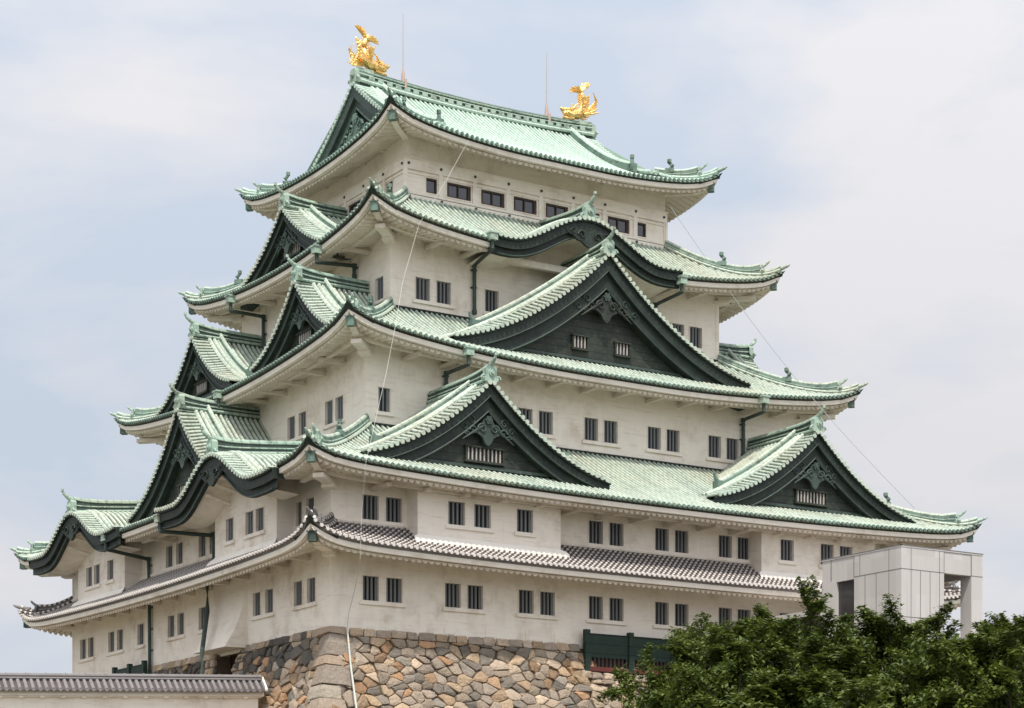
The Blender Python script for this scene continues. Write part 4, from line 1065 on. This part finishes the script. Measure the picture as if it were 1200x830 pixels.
for sg in (1, -1):
    mb.use('tile_pan'); mb.face([a0+nw*sg*.85+V((0, 0, -2.78)), a1+nw*sg*.85+V((0, 0, -2.78)), a1+V((0, 0, -2.22)), a0+V((0, 0, -2.22))])
    mb.face([a0+nw*sg*.85+V((0, 0, -2.86)), a1+nw*sg*.85+V((0, 0, -2.86)), a1+nw*sg*.85+V((0, 0, -2.78)), a0+nw*sg*.85+V((0, 0, -2.78))])
    mb.face([a0+nw*sg*.85+V((0, 0, -2.86)), a1+nw*sg*.85+V((0, 0, -2.86)), a1+nw*sg*.5+V((0, 0, -2.80)), a0+nw*sg*.5+V((0, 0, -2.80))])
    for i in range(n+1):
        p = a0+wd*(i*Lw/n); mb.use('tile_grey'); q0 = p+nw*sg*.87+V((0, 0, -2.77)); q1 = p+nw*sg*.1+V((0, 0, -2.26)); mb.tube([q0, q1], .085, 5, side=wd, arc=(-.2, math.pi+.2), caps=False, uvx=i); mb.disc(q0, nw*sg, .09, 8, .03)
mb.build('coping_tiles', bw)
mb = MB().use('tile_pan'); slab(mb, -.16, .16, -2.3, -2.10, -.02); mb.use('tile_grey'); mb.tube([a0+V((0, 0, -2.07)), a1+V((0, 0, -2.07))], .11, 8); mb.tube([a0+nw*.17+V((0, 0, -2.2)), a1+nw*.17+V((0, 0, -2.2))], .05, 6)
for i in range(int(Lw/.9)): p = a0+wd*(i*.9+.2); mb.tube([p+V((0, 0, -2.07)), p+wd*.06+V((0, 0, -2.07))], .135, 8)
mb.build('coping_ridge', bw)
mb = MB().use('plaster_new'); mb.tube([a0+nw*.95+V((0, 0, -2.78)), a0+nw*.4-wd*.05+V((0, 0, -2.42)), a0-wd*.05+V((0, 0, -2.1))], .07, 6); mb.build('coping_end', bw)
for o_ in bw.children:        # the wall follows the rising ground: its far end stands a little higher
    for v_ in o_.data.vertices:
        k_ = (v_.co-a0).dot(wd)/Lw
        if v_.co.z > -12: v_.co.z += .08-.42*k_

# ------------------------------------------------------------------ lift tower with its bridge
tw = empty('lift_tower', (0, 0, 0)); tag(tw, 'modern lift tower clad in pale grey panels standing behind the tree', 'tower')
X0, X1, Y0, Y1, ZT = 23.6, 28.9, -12., -6.6, 3.96; ZB = -13.2
mb = MB().use('panel')
zo = 2.95   # underside of the head beam
# right (A-facing) face: solid part, opening, corner post
mb.bb((X0, Y0, ZB), (X0+2.75, Y0+.3, ZT-.004)); mb.bb((X1-.75, Y0, ZB), (X1, Y0+.7, ZT-.004)); mb.bb((X0+2.75, Y0+.02, zo), (X1-.75, Y0+.3, ZT-.004)); mb.bb((X0+2.75, Y0, ZB), (X1-.75, Y0+.3, -.2))
# left face
mb.bb((X0, Y0+.3, ZB), (X0+.3, Y0+3.15, ZT-.006)); mb.bb((X0+.02, Y0+3.15, 2.85), (X0+.3, Y1, ZT-.006)); mb.bb((X0, Y1-1.0, ZB), (X0+.3, Y1, 2.85)); mb.bb((X0, Y0+3.15, ZB), (X0+.3, Y1-1.0, -.6))
mb.bb((X1-.3, Y0+.7, ZB), (X1, Y1, -.2)); mb.bb((X1-.3, Y0+.7, 2.95), (X1, Y1, ZT-.004)); mb.bb((X0+.3, Y1-.3, ZB), (X1-.3, Y1, -.2)); mb.bb((X0+.3, Y1-.3, 2.9), (X1-.3, Y1, ZT-.01)); mb.bb((X0+.3, Y1-.32, -.2), (X0+2.4, Y1-.02, 2.9)) 
mb.bb((X0-.02, Y0-.02, ZT), (X1+.02, Y1+.02, ZT+.06)); mb.bb((X0+.3, Y0+.3, -.5), (X1-.3, Y1-.3, -.3)); mb.bb((X0+.3, Y0+.3, ZT-.3), (X1-.3, Y1-.3, ZT-.1))
mb.build('cladding', tw)
mb = MB().use('panel_joint'); e = .012
for z_ in (2.95, 0.72, 0.02, -2.2, -4.4):
    mb.bb((X0-e, Y0-e, z_-.012), (X0+2.75, Y0+.01, z_+.012)); mb.bb((X0-e, Y0-e, z_-.012), (X0+.01, Y0+3.15, z_+.012)); mb.bb((X1-.75, Y0-e, z_-.012), (X1+e, Y0+.01, z_+.012))
for x_ in (.62, 1.22, 1.84, 2.45): mb.bb((X0+x_-.012, Y0-e, -8), (X0+x_+.012, Y0+.01, 2.95))
for x_ in (.62, 2.45, 2.75, 4.55): mb.bb((X0+x_-.012, Y0-e, 2.95), (X0+x_+.012, Y0+.01, ZT))
for y_ in (.8, 1.65, 2.4): mb.bb((X0-e, Y0+y_-.012, -8), (X0+.01, Y0+y_+.012, 2.95))
for y_ in (.8, 2.75, 3.15, 4.75): mb.bb((X0-e, Y0+y_-.012, 2.95), (X0+.01, Y0+y_+.012, ZT))
mb.bb((X0-.03, Y0-.03, ZT+.06), (X1+.03, Y0+.05, ZT+.10)); mb.bb((X0-.03, Y0-.03, ZT+.06), (X0+.05, Y1, ZT+.10))
mb.build('panel_joints', tw)
mb = MB().use('glass_dark'); mb.bb((X0+.16, Y0+3.15, -.6), (X0+.2, Y1-1.0, 2.84)); mb.build('glazing', tw)
mb = MB().use('panel'); mb.bb((X0-.4, Y1, 1.35), (X1-1.2, -.3, 1.62)); mb.bb((X0-.2, Y1, -1.0), (X1-1.4, -.2, -.6)); mb.use('glass_dark'); mb.bb((X0, Y1+.1, -.6), (X0+.06, -.3, 1.35)); mb.build('bridge', tw)

# ------------------------------------------------------------------ hanging wires
def wire(pts, r, m, label):
    mb = MB().use(m); mb.tube(pts, r, 5); tag(mb.build('cable'), label, 'cable')
w1 = [onA(549, 165, 7.15), onA(522, 213, 6.2), onA(491, 263, 4.65), onA(472, 330, 3.4), onA(463, 384, 1.6), onA(452, 440, .4), onA(440, 492, -1.2), onA(429, 541, -2.75), onA(424, 600, -2.72), onA(422, 655, -2.55)]
wire(w1, .008, 'white_line', 'pale rope hanging down the castle front from the top roof to the lowest roof')
w1b = [onA(422, 655, -2.5), onA(416, 690, -1.5), onA(408, 722, -.5), onA(407, 737, -.35), onA(411, 780, -1.0), onA(418, 832, -2.2), onA(421, 870, -3.2)]
wire(w1b[:4], .014, 'cable_grey', 'thin grey wire running down the lowest white wall near the corner')
wire(w1b[3:], .04, 'white_line', 'white conduit running down the stone base beside its corner')
p0, p1 = onA(786, 243, 7.6), onA(1072, 596, -2.4); pts = [p0.lerp(p1, i/16)-V((0, 0, .9*math.sin(math.pi*i/16))) for i in range(17)]
wire(pts, .016, 'cable_grey', 'thin grey wire stretched from the top roof down to the right eave')

# ------------------------------------------------------------------ trees
def limb(mb, p, d, L, r, depth, tips, rng, spread):
    pts = [p]; n = 5; q = V(d)
    for i in range(n):
        q = (q+V((rng.uniform(-.16, .16), rng.uniform(-.16, .16), rng.uniform(-.10, .07)))).normalized(); pts.append(pts[-1]+q*L/n)
    rr = [r*(1-.5*i/n) for i in range(n+1)]; mb.tube(pts, rr, 7 if depth > 2 else 5, caps=False)
    if depth <= 2:
        for k in range(2, n+1): tips.append((pts[k], q.copy(), depth))
    if depth == 0: return
    for k in range(4 if depth > 1 else 3):
        a = rng.uniform(0, 2*math.pi); side = q.cross(V((math.cos(a), math.sin(a), .9))).normalized()
        nd = (q*rng.uniform(.45, .8)+side*rng.uniform(.5, .95)*spread+V((0, 0, .02))).normalized()
        limb(mb, pts[rng.choice((3, 4, 5, 5))], nd, L*rng.uniform(.6, .8), r*.5, depth-1, tips, rng, spread)
def tree(base, H, W, seed, label, leaf=.135, per=72, name='cherry_tree', group=None, cls=.40):
    rng = random.Random(seed); o = empty(name, base); tag(o, label, 'tree', group or ('cherry trees in front of the castle' if name == 'cherry_tree' else None))
    tr = MB().use('bark'); tips = []
    tr.tube([V((0, 0, 0)), V((.1, 0, H*.1)), V((.05, .1, H*.24))], [.38, .30, .26], 10)
    for k in range(7):
        a = 2*math.pi*k/7+rng.uniform(-.3, .3); sl = rng.uniform(.35, 1.1)
        limb(tr, V((.05, .1, H*rng.uniform(.17, .25))), V((math.cos(a)*sl, math.sin(a)*sl, 1)).normalized(), H*rng.uniform(.30, .40), .17, 3, tips, rng, .85)
    cr = MB().use('leaf')
    for p, d, dep in tips:
        if dep > 1 and rng.random() < .35: continue
        nb = int(per*(1.0 if dep == 0 else .7 if dep == 1 else .3)*rng.uniform(.6, 1.3)); tone0 = rng.random()
        dh = V((d.x, d.y, d.z*.45)).normalized(); sw = dh.cross(V((0, 0, 1))).normalized(); up = sw.cross(dh)
        for i in range(nb):
            # flat spray of leaves along the twig
            l_ = rng.uniform(-.35, 1.0); q = p+dh*l_*cls*2.0+sw*rng.gauss(0, cls*.55*(1.15-abs(l_)*.6))+up*rng.gauss(0, cls*.20)-V((0, 0, .10*l_*l_))
            s = leaf*rng.uniform(.7, 1.25); a = rng.uniform(0, 2*math.pi)
            u = V((math.cos(a), math.sin(a), rng.uniform(-.65, .1))).normalized(); w_ = u.cross(V((rng.uniform(-.35, .35), rng.uniform(-.35, .35), 1))).normalized()
            tt = min(1, max(0, tone0*.7+rng.random()*.45-.05)); cr.c = (tt, tt, tt)
            cr.face([q-u*s, q-u*s*.1+w_*s*.5, q+u*s, q-u*s*.1-w_*s*.5])
    zs_ = sorted(v[2] for v in cr.v); xs_ = sorted(math.hypot(v[0], v[1]) for v in cr.v); kz = H/zs_[int(len(zs_)*.988)]; kx = W/xs_[int(len(xs_)*.93)]
    zc_ = lambda z: z if z < H*.9 else H*.9+(z-H*.9)*.55
    for m_ in (tr, cr): m_.v = [(v[0]*kx, v[1]*kx, zc_(v[2]*kz)) for v in m_.v]
    tr.build('trunk', o, smooth=True); ob = cr.build('crown', o, tone=True); return len(cr.f)
def gp(u, D): p = depth_pt(u, D); return (p.x, p.y, -13.2)
nl = 0
nl += tree(gp(900, 66), 10.9, 4.3, 3, 'leafy green cherry tree covering the castle wall left of the lift tower')
nl += tree(gp(1135, 64), 10.3, 4.0, 11, 'leafy green cherry tree at the right edge in front of the lift tower')
nl += tree(gp(1000, 70), 10.6, 4.6, 23, 'leafy green cherry tree directly before the lift tower between its neighbours')
nl += tree(gp(1208, 70), 11.0, 4.0, 31, 'cherry tree rising at the far right edge of the frame, partly cut off')
nl += tree(gp(848, 61), 9.2, 3.4, 37, 'low cherry tree growing at the foot of the stone base, leftmost of the row')
nl += tree(gp(1060, 58), 7.9, 4.2, 41, 'low cherry tree in the middle of the row, in front of the others')
nl += tree(gp(960, 56), 7.3, 3.6, 53, 'lowest cherry tree of the row, below the left half of the lift tower')
nl += tree(gp(1150, 57), 8.6, 3.8, 59, 'low cherry tree in the bottom right corner, in front of the taller ones')
nl += tree(gp(1188, 190), 10.9, 4.5, 47, 'distant green tree seen low behind the right end of the castle', leaf=.3, per=12, name='distant_tree', cls=.5)
print('leaves', nl, 'objects', len(bpy.data.objects), 'polys', sum(len(m.polygons) for m in bpy.data.meshes))
